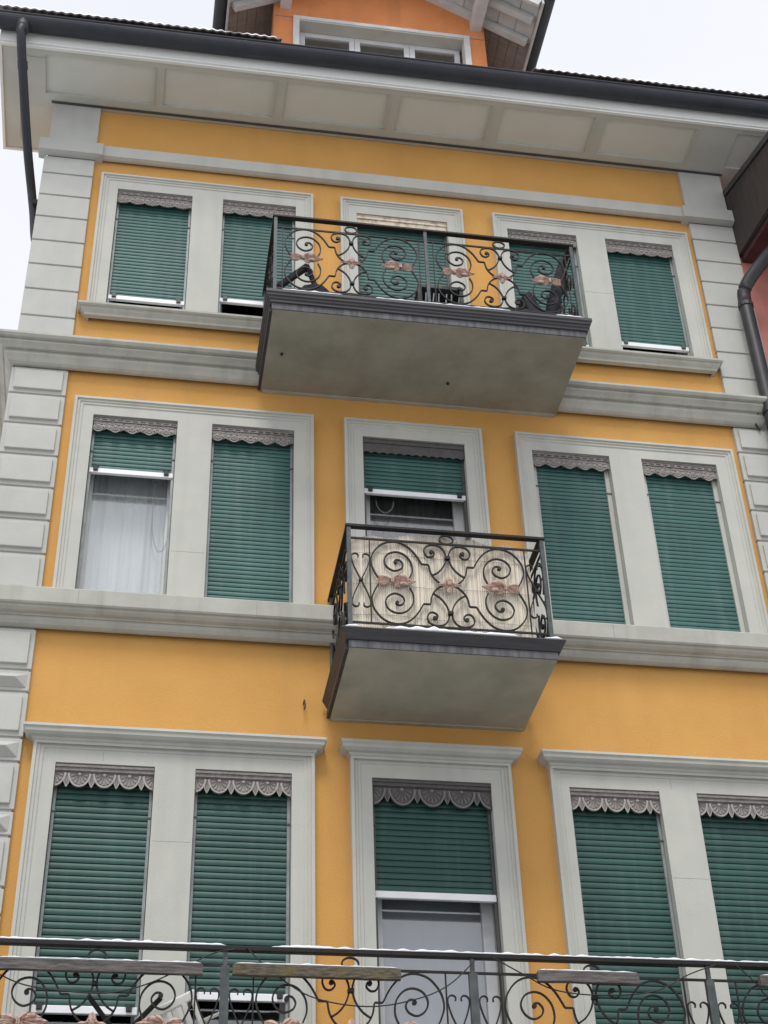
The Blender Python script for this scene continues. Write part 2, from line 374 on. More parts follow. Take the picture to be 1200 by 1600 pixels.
# string courses
sc1 = [(0, 12.60), (.195, 12.55), (.215, 12.535), (.218, 12.505), (.198, 12.478), (.160, 12.470), (.158, 12.456), (.170, 12.454), (.168, 12.44), (.140, 12.415), (.120, 12.392), (.085, 12.388), (.083, 12.358), (.098, 12.356), (.096, 12.342),
       (.075, 12.31), (.055, 12.275), (.03, 12.255), (.0, 12.25)]
o = course(sc1, XL, 0.965, (True, False), sideback=6.0).build('string_course', TRIMW, house)
course(sc1, 4.135, 6.36, (False, True)).build('string_course', TRIMW, house)
MB().box(6.37, XR+.01, -.035, .06, 12.27, 12.52).build('string_course_end', QUOIN, house)
sc2 = [(0, 9.52), (.17, 9.492), (.185, 9.475), (.185, 9.325), (.175, 9.31), (.155, 9.305), (.15, 9.285), (.125, 9.262), (.09, 9.25), (.085, 9.238),
       (.07, 9.236), (.065, 9.205), (.045, 9.175), (.02, 9.16), (0, 9.155)]
course(sc2, XL, 1.845, (True, False), sideback=6.0).build('string_course', TRIMW, house)
course(sc2, 3.28, XR, (False, True)).build('string_course', TRIMW, house)
# upper band with its frieze pilasters
course([(0, 15.665), (.05, 15.655), (.052, 15.49), (.01, 15.475), (-.02, 15.475)], -0.955, 6.075, (False, False)).build('frieze_band', TRIM, house)
for x0, x1 in ((XL, -0.955), (6.075, XR)):
    course([(.0, 16.365), (.0, 15.68), (.05, 15.66), (.085, 15.65), (.088, 15.465), (.05, 15.455), (0, 15.45)], x0+.01, x1-.01).build('frieze_pilaster', QUOIN, house)
# quoin stones
stone1 = {}
def quoin(x0, x1, z0, z1, kind, mirror_side):
    mb = MB(); w_, h_ = x1-x0, z1-z0; g_ = .012
    z0 += g_; z1 -= g_
    mb.box(x0, x1, 0.0, .20, z0, z1)
    if kind == 'plain':
        mb.add([], [])
    elif kind == 'panel':
        i = .042; p = -.028; c = .012
        a = [(x0+i,0.0,z0+i),(x1-i,0.0,z0+i),(x1-i,0.0,z1-i),(x0+i,0.0,z1-i)]
        b = [(x0+i,p,z0+i),(x1-i,p,z0+i),(x1-i,p,z1-i),(x0+i,p,z1-i)]
        mb.add(a+b, [(0,1,5,4),(1,2,6,5),(2,3,7,6),(3,0,4,7),(4,5,6,7)])
    elif kind == 'diamond':
        i = .03; p = -.075; zc = (z0+z1)/2; k = .13
        mb.add([(x0+i,-.004,z0+i),(x1-i,-.004,z0+i),(x1-i,-.004,z1-i),(x0+i,-.004,z1-i),(x0+k,p,zc),(x1-k,p,zc)], [(0,1,5,4),(1,2,5),(2,3,4,5),(3,0,4)])
        mb.box(x0+i, x1-i, -.004, .02, z0+i, z1-i)
    return mb.build('quoin_stone', QUOIN, house, bevel=.006)
for side, (x0, x1) in enumerate(((XL-.008, -0.965), (6.085, XR+.008))):
    mbk = MB().box(x0+.02, x1-.02, .018, .045, 0.0, 15.46)
    mbk.build('quoin_backing', QUOIN, house)
    z = 15.50; hh = 0.357
    zs = [15.453] + [15.165 - .3585*i for i in range(0, 7)] + [12.605]
    zs = [15.453, 15.165, 14.81, 14.46, 14.085, 13.72, 13.35, 12.965, 12.60]
    for a, b in zip(zs[:-1], zs[1:]): quoin(x0, x1, b, a, 'plain', side)
    zs = [12.245, 11.895, 11.512, 11.124, 10.735, 10.35, 9.965, 9.53]
    for a, b in zip(zs[:-1], zs[1:]): quoin(x0, x1, b, a, 'panel', side)
    z = 9.15; i = 0
    for z0_ in (8.72, 8.50, 8.055, 7.825, 7.378, 7.15, 6.71, 6.48, 6.04, 5.81, 5.37, 5.14, 4.7):
        quoin(x0, x1, z0_, z, ('panel', 'diamond')[i % 2], side); z = z0_; i += 1
    for i in range(9): quoin(x0, x1, 4.7-.52*(i+1), 4.7-.52*i, 'panel', side)

# ------------------------------------------------------------------ eaves
EX0, EX1, EY = -2.11, 9.0, -0.74
ZS = 16.375
mb = MB()
bars = [-0.31, 1.09, 2.46, 3.83, 5.20]
# soffit frame with recessed panels
PX = [(-1.62, -0.36), (-0.26, 1.035), (1.145, 2.395), (2.52, 3.77), (3.89, 5.11), (5.22, 6.13), (6.62, 7.9)]
PX = [(-1.60, -0.355), (-0.255, 1.035), (1.145, 2.37), (2.49, 3.60), (3.72, 4.86), (4.99, 6.12), (6.62, 7.9)]
hs = [(a, b, -.66, -.13) for a, b in PX]
xs = sorted(set([EX0+.03, EX1] + [v for h in hs for v in h[:2]]))
for i in range(len(xs)-1):
    cx = (xs[i]+xs[i+1])/2
    if any(a < cx < b for a, b, _, _ in hs):
        mb.box(xs[i], xs[i+1], EY, -.66, ZS, ZS+.03); mb.box(xs[i], xs[i+1], -.13, .0495, ZS, ZS+.03)
    else: mb.box(xs[i], xs[i+1], EY, .0495, ZS, ZS+.03)
mb.box(EX0+.03, XL, .05, .73, ZS, ZS+.03); mb.box(XR-.018, EX1, .05, 3.0, ZS, ZS+.03)
mb.build('soffit', SOFF, house)
for a, b in PX:
    MB().box(a-.01, b+.01, -.67, -.12, ZS+.031, ZS+.05).build('soffit_panel', SOFP, house)
    mb = MB()                                   # bead on one edge of each panel, as the shadow line shows
    mb.box(b-.012, b+.0, -.66, -.13, ZS-.012, ZS-.001)
    mb.build('panel_bead', SOFF, house)
mb = MB().box(-1.93, -1.90, -.62, .60, ZS-.012, ZS-.001).box(-1.905, -1.60, -.62, -.612, ZS-.01, ZS-.001)
mb.build('panel_bead', SOFF, house)
MB().box(XL-.02, XR+.02, -.03, .0, ZS-.014, ZS-.002).build('soffit_joint', GUIDED, house)
# fascia
MB().prism([(EY-.035, ZS-.015), (EY, ZS-.015), (EY, ZS+.30), (EY-.035, ZS+.30)], EX0, EX1).build('fascia_board', FASC, house)
MB().prism([(EY-.055, ZS+.01), (EY-.036, ZS+.01), (EY-.036, ZS+.04), (EY-.05, ZS+.04)], EX0, EX1).build('fascia_bead', FASC, house)
MB().box(EX0, EX0+.03, EY, .76, ZS-.02, ZS+.28).box(EX0+.03, XL, .731, .76, ZS-.02, ZS+.28).build('verge_board', FASC, house)
# gutter
def gutter(name, x0, x1, yc, zc, r, mt, parent):
    mb = MB(); k = 12; ri = r - .006
    prof = [(yc + r*math.cos(t), zc + r*math.sin(t)) for t in [math.pi + math.pi*i/k for i in range(k+1)]]
    inn = [(yc + ri*math.cos(t), zc + ri*math.sin(t)) for t in [2*math.pi - math.pi*i/k for i in range(k+1)]]
    mb.prism(prof + inn, x0, x1)
    mb.tube([(x0, yc - r, zc+.004), (x1, yc - r, zc+.004)], .012, 8)
    return mb.build(name, mt, parent, smooth=False)
gu = gutter('gutter', -2.3, 9.0, -.885, 16.625, .112, GUTR, house)
for x in (-0.95, 0.62, 2.2, 3.8, 5.3): # solder seams
    mb = MB(); k = 12; prof = [(-.885 + .1155*math.cos(t), 16.625 + .1155*math.sin(t)) for t in [math.pi + math.pi*i/k for i in range(k+1)]]
    mb.prism(prof, x, x+.02); mb.build('gutter_seam', GUTR, gu)
# left downpipe with its funnel
pp = spline([(-1.86, -.90, 16.56), (-1.86, -.90, 16.35), (-1.80, -.55, 15.95), (-1.72, .0, 15.52), (-1.65, .36, 15.22), (-1.60, .45, 14.95), (-1.54, .47, 14.55), (-1.44, .47, 14.30)], 5)
dp = MB().tube(pp, .052, 10).build('downpipe', GUTR, house, smooth=True)
MB().tube([(-1.86, -.90, 16.57), (-1.86, -.90, 16.50), (-1.86, -.90, 16.40)], [.085, .08, .056], 12).build('funnel', GUTR, dp, smooth=True)
MB().tube([(-1.828, -.72, 16.14), (-1.818, -.66, 16.07)], .058, 10).build('pipe_collar', GUTR, dp)
MB().box(-1.62, XL, .34, .38, 15.02, 15.08).build('pipe_bracket', GUTR, dp)

# roof: tiles at the eave one by one, the rest joined
SL = math.tan(R(35))
def tile_mb(w_=0.2, L=.40):
    mb = MB(); k = 8; vs = []; fs = []
    for j, (yy, lift) in enumerate(((0, 0), (L, L*SL))):
        for i in range(k+1):
            x = w_*i/k; z = .011*math.cos(2*math.pi*2*i/k)
            vs += [(x, yy, z+lift), (x, yy, z+lift-.018)]
    n = (k+1)*2
    for i in range(k):
        a = i*2; fs += [(a, a+2, a+2+n, a+n), (a+1, a+1+n, a+3+n, a+3), (a, a+1, a+3, a+2), (n+a, n+a+2, n+a+3, n+a+1)]
    fs += [(0, n, n+1, 1), (2*k, 2*k+1, n+2*k+1, n+2*k)]
    return mb.add(vs, fs)
tm = tile_mb().mesh('roof_tile', TILE)
n_t = int((9.0 + 2.15)/.2)
mb = MB()
for i in range(n_t):
    x = -2.15 + .2*i
    mid = 1.0 < x < 4.05
    link('roof_tile', tm, house, (x, -.985 if not mid else -.83, 16.745 + random.uniform(-.004, .004) if not mid else 16.78))
rest = MB(); tv = tile_mb()
for j in range(1, 12):
    for i in range(n_t):
        x = -2.15 + .2*i; y = -.985 + .36*j; z = 16.745 + .36*j*SL + .02
        if y > .45 and x < -1.7: continue
        if y > .45 and .8 < x < 4.2 and j < 9: continue
        rest.add([(a+x, b+y, c+z) for a, b, c in tv.v], tv.f)
tag(rest.build('roof_tile_field', TILE, house), kind='stuff')
mb = MB().prism([(-.80, 16.66), (3.4, 16.66+4.2*SL), (3.4, 16.60+4.2*SL-.1), (-.80, 16.56)], EX0+.03, EX1)
mb.prism([(3.4, 16.66+4.2*SL), (9.8, 16.4), (3.4, 16.4)], XL, XR)
mb.build('roof_deck', GRYB, house)

# ------------------------------------------------------------------ dormer
dorm = MB()
DX0, DX1, DY, AX, AZ = 1.085, 3.975, .60, 2.55, 20.62
def rz_(x): return AZ - .57*abs(x-AX)
def gable_piece(mb, x0, x1, z0, y0, y1):   # wall piece up to the slope
    xs = [x0, x1] if not (x0 < AX < x1) else [x0, AX, x1]
    poly = [(x1, z0), (x0, z0)] + [(x, rz_(x)-.02) for x in xs]
    n = len(poly); mb.add([(x, y0, z) for x, z in poly] + [(x, y1, z) for x, z in poly],
        [tuple(range(n)), tuple(range(2*n-1, n-1, -1))] + [(i, (i+1) % n, (i+1) % n + n, i+n) for i in range(n)])
gable_piece(dorm, DX0, DX1, 19.44, DY, DY+.3)
dorm.box(DX0, 1.36, DY, DY+.3, 17.3, 19.44).box(3.74, DX1, DY, DY+.3, 17.3, 19.44).box(1.36, 3.74, DY, DY+.3, 17.3, 18.0)
dorm.box(DX0, DX0+.2, DY+.301, 4.4, 17.3, 19.5).box(DX1-.2, DX1, DY+.301, 4.4, 17.3, 19.5)
dorm = dorm.build('dormer', ORNG, house); tag(dorm, 'orange stucco dormer with a wide white window')
MB().box(DX0-.004, 1.34, DY-.008, DY+.01, 19.40, 19.415).box(3.76, DX1+.004, DY-.008, DY+.01, 19.40, 19.415).build('wall_joint', GRYB, dorm)
mb = MB(); mb.plate([1.345, 1.43, 3.67, 3.755], [18.0, 19.355, 19.42], [(1.43, 3.67, 17.9, 19.355)], DY-.035, DY+.12)
mb.build('window_frame', WHTW, dorm, bevel=.005)
MB().box(1.43, 3.67, DY-.02, DY+.20, 19.335, 19.354).build('window_reveal', TRIM, dorm)
for x0, x1 in ((1.45, 2.20), (2.20, 2.95), (2.95, 3.65)):
    mb = MB(); mb.plate([x0+.002, x0+.075, x1-.075, x1-.002], [18.0, 18.06, 19.25, 19.33], [(x0+.075, x1-.075, 18.06, 19.25)], DY+.16, DY+.21)
    mb.build('casement', WINF, dorm, bevel=.004)
    MB().box(x0+.07, x1-.07, DY+.185, DY+.19, 18.05, 19.26).build('pane', GLASS, dorm)
MB().box(DX0+.21, DX1-.21, DY+.7, DY+.72, 17.5, 19.5).build('dormer_interior', DARK, dorm)
# dormer roof, two slopes
OX = 2.06; YF = -0.10
for s in (-1, 1):
    a = (AX, rz_(AX)); b = (AX + s*OX, AZ - .57*OX)
    mb = MB(); nx = -.06
    mb.add([(a[0], YF, a[1]+.03), (b[0], YF, b[1]+.03), (b[0], YF, b[1]+.12), (a[0], YF, a[1]+.14), (a[0], 4.4, a[1]+.03), (b[0], 4.4, b[1]+.03), (b[0], 4.4, b[1]+.12), (a[0], 4.4, a[1]+.14)],
           [(0,1,2,3),(4,7,6,5),(0,4,5,1),(1,5,6,2),(2,6,7,3),(3,7,4,0)])
    mb.build('dormer_roof', WHTW, dorm)
    # boarded underside outside the wall
    u0, u1 = AX + s*1.43, AX + s*OX
    for q in range(5):
        p0 = u0 + (u1-u0)*q/5 + s*.004; p1 = u0 + (u1-u0)*(q+1)/5 - s*.004
        mb = MB(); z0_, z1_ = rz_(p0)+.012, rz_(p1)+.012
        mb.add([(p0, DY+.0, z0_), (p1, DY, z1_), (p1, 4.3, z1_), (p0, 4.3, z0_), (p0, DY, z0_+.017), (p1, DY, z1_+.017), (p1, 4.3, z1_+.017), (p0, 4.3, z0_+.017)],
               [(0,1,2,3),(4,7,6,5),(0,4,5,1),(1,5,6,2),(2,6,7,3),(3,7,4,0)])
        mb.build('eaves_board', GRYB, dorm)
    # barge board and wall rafter
    mb = MB(); mb.obox((a[0]+s*.0, YF+.02, a[1]-.03), (b[0]-s*.02, YF+.02, b[1]-.03), .045, .17, up=Vector((s*.57, 0, 1)).normalized()); mb.build('barge_board', WHTW, dorm)
    for yy in (YF+.30, DY-.045):
        mb = MB(); mb.obox((a[0]+s*.0, yy, a[1]-.035), (b[0]-s*.06, yy, b[1]-.035), .085, .10, up=Vector((s*.57, 0, 1)).normalized()); mb.build('rafter', WHTW, dorm)
    # purlin end carrying the overhang
    xc = AX + s*1.31
    MB().box(xc-.075, xc+.075, YF+.05, DY+.02, rz_(xc)-.30, rz_(xc)-.09).build('purlin_end', WHTW, dorm, bevel=.01)
    # eaves trim and side gutter running back along the roof edge
    xe = AX + s*(OX+.015)
    MB().box(xe-.015, xe+.015, YF, 4.4, rz_(AX+OX)-.06, rz_(AX+OX)+.13).build('eaves_trim', WHTW, dorm)
    mb = MB(); k = 10; xg = AX + s*(OX+.115); zg = rz_(AX+OX)+.09; rr = .085
    ring = [(xg + rr*math.cos(t), zg + rr*math.sin(t)) for t in [2*math.pi*i/14 for i in range(14)]]
    mb.tube([(xg, YF-.04, zg), (xg, 4.4, zg)], rr, 14); mb.build('side_gutter', PIPE2, dorm, smooth=True)
    MB().tube([(xg, YF-.055, zg), (xg, YF-.02, zg)], rr+.01, 14).build('gutter_cap', GUTR, dorm)
# roof boards seen from below between barge and wall
for s in (-1, 1):
    for q in range(9):
        d0 = OX*q/9 + .005; d1 = OX*(q+1)/9 - .005
        p0, p1 = AX + s*d0, AX + s*d1; mb = MB(); z0_, z1_ = rz_(p0)+.012, rz_(p1)+.012
        mb.add([(p0, YF+.05, z0_), (p1, YF+.05, z1_), (p1, DY-.002, z1_), (p0, DY-.002, z0_), (p0, YF+.05, z0_+.015), (p1, YF+.05, z1_+.015), (p1, DY-.002, z1_+.015), (p0, DY-.002, z0_+.015)],
               [(0,1,2,3),(4,7,6,5),(0,4,5,1),(1,5,6,2),(2,6,7,3),(3,7,4,0)])
        mb.build('soffit_board', WHTW, dorm)

# ------------------------------------------------------------------ windows behind the shutters
GY = .30
def window(x0, x1, z0, z1, curtain, wide=.055, cz=None, cmat=None):
    mb = MB(); y0, y1 = GY-.035, GY+.03
    mb.plate([x0+.002, x0+wide, x1-wide, x1-.002], [z0+.0, z0+.07, z1-.06, z1], [(x0+wide, x1-wide, z0+.07, z1-.06)], y0, y1)
    wnd = mb.build('window', WINF, house, bevel=.005)
    MB().box(x0+wide-.01, x1-wide+.01, GY-.003, GY+.003, z0+.06, z1-.05).build('pane', GLASS, wnd)
    if curtain:
        mb = MB(); n = 90; vs = []; ph = random.random()*9
        for i in range(n+1):
            x = x0+.03 + (x1-x0-.06)*i/n; fa = .15 if cmat is BLINDG else .6; y = GY+.10 + fa*(.020*math.sin(i*.31+ph) + .008*math.sin(i*.83+ph*2) + .010*math.sin(i*.13+ph))
            vs += [(x, y, z0+.02), (x+.01*math.sin(i*.4), y+.01, z1+.02)]
        mb.add(vs, [(2*i, 2*i+2, 2*i+3, 2*i+1) for i in range(n)])
        mb.build('curtain', cmat, wnd, smooth=True)
    return wnd
for row, k, x0, x1, z0, z1 in openings:
    c = None
    if (row, k) == (2, 'a'): c = CURT
    if (row, k) == (2, 'c'): c = CURTD
    if (row, k) == (3, 'c'): c = BLINDG
    wf = .055 if k != 'c' else .10
    window(x0, x1, z0, z1, bool(c), wf, cmat=c)

# ------------------------------------------------------------------ roller shutters
SHY = .10
def slat_mesh(w_, pitch, mt):
    mb = MB(); k = 6; pts = []
    for i in range(k+1):
        t = i/k; z = pitch*(.17 + .83*t); pts.append((SHY + .002 - .19*pitch*math.sin(math.pi*(t*.62+.22))**1.0 + .10*pitch, z))
    back = [(SHY+.012, pitch*1.0), (SHY+.012, pitch*1.15), (SHY+.016, pitch*1.15), (SHY+.016, pitch*.17)]
    mb.prism(pts + back, -w_/2, w_/2)
    me = mb.mesh('slat', mt)
    return me
def shell_valance(x0, x1, zt, mt, depth=.155):
    """cast valance with shells and drops between them (lowest floor)"""
    obs = MB(); w_ = x1-x0; n = 4; pitch = w_/4.0; y = .028
    zc = zt - .075
    obs.box(x0+.004, x1-.004, y-.012, y+.02, zc, zt-.004)
    obs.box(x0+.004, x1-.004, y-.022, y-.012, zc+.006, zc+.016).box(x0+.004, x1-.004, y-.024, y-.012, zt-.034, zt-.014)
    # scalloped sheet
    N = 96; top = []; bot = []
    for i in range(N+1):
        x = x0+.004 + (w_-.008)*i/N; u = ((x-x0)/pitch) % 1.0; d = abs(u-.0) if u < .5 else abs(1-u)  # distance to shell centre (centres on the ends)
        r_ = pitch*.44; dd = d*pitch
        zb = zc - .012 - math.sqrt(max(r_*r_ - dd*dd, 0))*1.38 if dd < r_ else zc-.03
        drop = max(0, 1 - abs(d-.5)/.10); zb = min(zb, zc - .07 - .075*drop if drop > 0 else zb)
        top.append((x, zc)); bot.append((x, zb))
    vs = [(x, y, z) for x, z in top] + [(x, y, z) for x, z in bot] + [(x, y+.012, z) for x, z in bot]
    fs = [(i, i+1, N+2+i, N+1+i) for i in range(N)] + [(N+1+i, N+2+i, 2*N+3+i, 2*N+2+i) for i in range(N)]
    obs.add(vs, fs)
    obs.mi = 1
    for c_ in range(n+1):
        cx = x0 + pitch*c_
        def inside(x): return x0+.006 < x < x1-.006
        r_ = pitch*.42
        arc = [(cx + r_*math.cos(t), zc-.012 + 1.36*r_*math.sin(t)) for t in [-math.pi*q/20 for q in range(21)]]
        arc = [p for p in arc if inside(p[0])]
        if len(arc) > 2:
            sb = MB().strap(arc, .013, .014); obs.add([(a, b+y-.006, c) for a, b, c in sb.v], sb.f)
        for q in range(7):
            t = -math.pi*(q+.5)/7
            p0 = (cx + .22*r_*math.cos(t), zc-.014 + .30*r_*math.sin(t)); p1 = (cx + .80*r_*math.cos(t), zc-.014 + 1.08*r_*math.sin(t))
            if inside(p0[0]) and inside(p1[0]):
                dx, dz = -math.sin(t), math.cos(t); w0, w1 = .003, .0095
                obs.add([(p0[0]-dx*w0, y-.002, p0[1]-dz*w0), (p0[0]+dx*w0, y-.002, p0[1]+dz*w0), (p1[0]+dx*w1, y-.002, p1[1]+dz*w1), (p1[0]-dx*w1, y-.002, p1[1]-dz*w1), (p0[0], y-.010, p0[1]), (p1[0], y-.012, p1[1])],
                        [(0,1,4),(1,2,5,4),(2,3,5),(3,0,4,5)])
        if inside(cx-.02) and inside(cx+.02): obs.ball((cx, y-.004, zc-.016), (.018, .008, .016), 8)
    for c_ in range(n):
        cx = x0 + pitch*(c_+.5)
        for s in (-1, 1):
            sb = MB().strap([(cx+s*.006, zc-.015), (cx+s*.022, zc-.09), (cx, zc-.140)], .007, .010); obs.add([(a, b+y-.004, c) for a, b, c in sb.v], sb.f)
    return obs.mesh('valance', [mt, VALR])
def lace_valance(x0, x1, zt, mt, drop=.19, pitch=.152, relief=True, teeth=True):
    """pressed valance with dash slots above and overlapping rings below (upper floors)"""
    ob = MB(); w_ = x1-x0; y = .028; zc = zt-.065
    ob.box(x0+.004, x1-.004, y-.006, y+.02, zc, zt-.004)
    ob.box(x0+.004, x1-.004, y-.014, y-.006, zc-.0, zc+.008).box(x0+.004, x1-.004, y-.014, y-.006, zt-.016, zt-.008)
    N = 120; n = max(1, round(w_/pitch)); pt = w_/n; vs = []; 
    for i in range(N+1):
        x = x0+.004+(w_-.008)*i/N; u = ((x-x0)/pt+.15) % 1.0
        zb = zc - (drop-.065) + .032*abs(2*u-1)**2.0 + (.006*abs(math.sin((x-x0)*170)) if teeth else 0)
        if not relief: zb = zc - (drop-.065) + .02*abs(math.sin(math.pi*(x-x0)/.085))
        vs.append((x, zb))
    ob.add([(x, y, zc) for x, z in vs] + [(x, y, z) for x, z in vs] + [(x, y+.01, z) for x, z in vs],
           [(i, i+1, N+2+i, N+1+i) for i in range(N)] + [(N+1+i, N+2+i, 2*N+3+i, 2*N+2+i) for i in range(N)])
    ob.mi = 1
    if relief:
        for c_ in range(-1, n+1):
            for off, rr in ((.35, .066), (.35, .050), (.16, .036), (.54, .036), (.16, .020), (.54, .020)):
                cx = x0 + pt*(c_+off); zc2 = zc - .045 if rr < .04 else zc-.012
                arc = [(cx + rr*math.cos(t), zc2 + 1.75*rr*math.sin(t)) for t in [-math.pi*q/14 for q in range(15)]] if rr > .04 else [(cx + rr*math.cos(t), zc2-.006 + rr*1.15*math.sin(t)) for t in [2*math.pi*q/12 for q in range(13)]]
                arc = [p for p in arc if x0+.008 < p[0] < x1-.008 and p[1] < zc-.002]
                if len(arc) > 2:
                    sb = MB().strap(arc, .0065, .008); ob.add([(a, b+y-.003, c) for a, b, c in sb.v], sb.f)
    ob.mi = 2
    m_ = round(w_/.077)
    for i in range(m_):
        cx = x0 + w_*(i+.5)/m_
        if relief: ob.box(cx-.024, cx+.024, y-.0075, y-.0062, zc+.014, zc+.030)
    mats = [mt, VALR if mt == VAL else mt, BLK]
    return ob.mesh('valance', mats)

STUFF = MB()
cfg = {  # shutter bottom z (at the slat plane), slats pitch
 (1,'a'): 13.395, (1,'b'): 13.50, (1,'c'): 12.66, (1,'d'): 13.30, (1,'e'): 13.405,
 (2,'a'): 11.045, (2,'b'): 9.50, (2,'c'): 11.045, (2,'d'): 9.50, (2,'e'): 9.50,
 (3,'a'): 5.765, (3,'b'): 5.90, (3,'c'): 6.80, (3,'d'): 4.80, (3,'e'): 4.80}
for row, k, x0, x1, z0, z1 in openings:
    zb = cfg[(row, k)]; cx = (x0+x1)/2
    wideg = .03 if (row, k) not in ((2,'d'), (2,'e')) else .05
    pitch = .050 if row < 3 else .0562
    gm = GUIDE if k != 'c' else GUIDED
    if (row, k) in ((2,'d'), (2,'e')): gm = TRIM
    mb = MB()
    for xa, xb in ((x0+.004, x0+wideg), (x1-wideg, x1-.004)):
        mb.box(xa, xb, SHY-.022, SHY+.03, z0+.01, z1-.10)
    mb.box(x0+.003, x1-.003, SHY-.005, SHY+.12, z1-.085, z1-.002)
    sh = mb.build('roller_shutter', gm, house, bevel=.003)
    # little rail clips
    for zz in (z1-.42, z1-.455):
        if zz > z0: MB().box(x0+.001, x0+wideg+.008, SHY-.03, SHY-.0225, zz, zz+.012).box(x1-wideg-.008, x1-.001, SHY-.03, SHY-.0225, zz-.03, zz-.018).build('rail_clip', GUIDED, sh); break
    sw = x1-x0-2*wideg+.004
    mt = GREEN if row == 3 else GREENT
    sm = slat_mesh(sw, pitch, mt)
    has_bar = (row, k) not in ((2,'b'), (2,'d'), (2,'e'), (3,'d'), (3,'e'))
    z = zb + (.035 if has_bar else 0); tilt = random.uniform(-.0015, .0015)
    while z < z1-.09:
        if row > 1 and z > 5.55:
            o = link('slat', sm, sh, (cx, random.uniform(-.0008, .0008), z))
            o.rotation_euler = (0, tilt + random.uniform(-.0006, .0006), 0)
        else:
            STUFF.mi = 0 if row == 1 else 1
            STUFF.add([(v.co.x+cx, v.co.y, v.co.z+z) for v in sm.vertices], [tuple(p.vertices) for p in sm.polygons])
        z += pitch
    if has_bar:
        hh = .055 if row < 3 else .06
        MB().box(x0+.012, x1-.012, SHY-.034, SHY+.004, zb-hh+.03, zb+.032).build('bottom_bar', ALU, sh, bevel=.005)
        if k != 'c' or row == 2:
            for xa in (x0+.05, x1-.10):
                MB().box(xa, xa+.045, SHY-.055, SHY-.0345, zb-.008, zb+.04).box(xa-.01, xa+.055, SHY-.048, SHY-.0345, zb+.041, zb+.050).build('stopper', BLK if row > 1 else GUIDED, sh, bevel=.003)
    if row == 3:
        vm = shell_valance(x0, x1, z1, VAL if k != 'c' else VALD)
        if k == 'c': vm.materials[1] = mat('dark_valance_relief', (.22, .21, .20), .6)
    else:
        if (row, k) == (1, 'c'): vm = lace_valance(x0, x1, z1, VALC, relief=False)
        elif (row, k) == (2, 'c'): vm = lace_valance(x0, x1, z1, VALD, relief=False)
        else: vm = lace_valance(x0, x1, z1, VAL, relief=True, drop=.185 if row == 2 else .20)
    vo = link('valance', vm, sh)
    if (row, k) == (2, 'e'):
        cc = Vector(((x0+x1)/2, 0, z1)); vo.rotation_euler = (0, R(.9), 0)
        vo.location = cc - Matrix.Rotation(R(.9), 3, 'Y') @ cc + Vector((.004, 0, -.008))
tag(STUFF.build('slat_field', [GREENT, GREEN], house), kind='stuff')
# blind cords hanging in the half open windows
mb = MB().tube([(x, GY-.10, z) for x, z in spline([(-.02, 11.03), (-.02, 10.75), (-.01, 10.45), (.045, 10.24), (.10, 10.24), (.135, 10.36), (.14, 10.5)], 6)], .0035, 5)
mb.build('blind_cord', CORD, house)
mb = MB().tube([(x, GY-.12, z) for x, z in spline([(2.18, 11.02), (2.20, 10.93), (2.27, 10.87), (2.34, 10.93), (2.36, 11.02)], 6)], .0035, 5)
mb.build('blind_cord', CORD, house)

# ------------------------------------------------------------------ wrought iron pattern (one set of curves, reused)
def spiral(cx, cz, r0, r1, a0, a1, n=28):
    return [(cx + (r0+(r1-r0)*i/n)*math.cos(a0+(a1-a0)*i/n), cz + (r0+(r1-r0)*i/n)*math.sin(a0+(a1-a0)*i/n)) for i in range(n+1)]
outer = spline([(-.62, .035), (-.655, .105), (-.680, .195), (-.655, .30), (-.575, .395), (-.471, .427), (-.375, .40), (-.295, .32), (-.234, .212)], 6)[:-1] + \
        [(-.234, .212), (-.228, .207), (-.176, .207), (-.171, .202)] + spline([(-.168, .19), (-.156, .125), (-.125, .065), (-.082, .022), (-.05, .008)], 5)
inner = spline([(-.345, .05), (-.318, .13), (-.330, .225), (-.385, .295), (-.456, .318), (-.528, .290), (-.562, .222), (-.540, .155), (-.480, .118), (-.418, .142), (-.398, .190), (-.425, .232), (-.462, .232), (-.470, .205)], 6)
cscr = spline([(-.148, .091), (-.085, .135), (-.035, .205), (-.012, .288), (-.025, .360), (-.062, .407), (-.119, .421), (-.180, .402), (-.206, .352), (-.185, .298), (-.145, .290), (-.115, .320), (-.125, .352), (-.145, .352)], 6)
xscr = spline([(-.022, .236), (-.022, .262), (-.045, .276), (-.072, .262), (-.080, .222), (-.055, .13), (0, .0), (.055, -.13), (.080, -.222), (.072, -.262), (.045, -.276), (.022, -.262), (.022, -.236)], 5)
bcurl = spline([(-.03, -.455), (-.05, -.482), (-.085, -.475), (-.105, -.447)], 3)
bcurl = spline([(-.068, -.485), (-.055, -.505), (-.085, -.515), (-.118, -.495), (-.105, -.458), (-.055, -.436), (.0, -.432)], 5)
ring = [(.062*math.cos(t), .486 + .046*math.sin(t)) for t in [2*math.pi*i/24 for i in range(24)]]
def sm_(pts, blob=None, closed=False, wd=.0125, name='scroll'):
    mb = MB().strap(pts, wd, .017, closed)
    if blob: mb.tube([(blob[0], -.012, blob[1]), (blob[0], .012, blob[1])], .018, 9)
    return mb.mesh(name, IRON)
M_OUT = sm_(outer); M_IN = sm_(inner, (-.462, .214)); M_C = sm_(cscr, (-.140, .345)); M_X = sm_(xscr, wd=.010)
M_B = sm_(bcurl, (-.068, -.488)); M_RING = sm_(ring, closed=True, name='ring'); M_COL = MB().box(-.022, .022, -.02, .02, -.014, .014).mesh('collar', IRON)
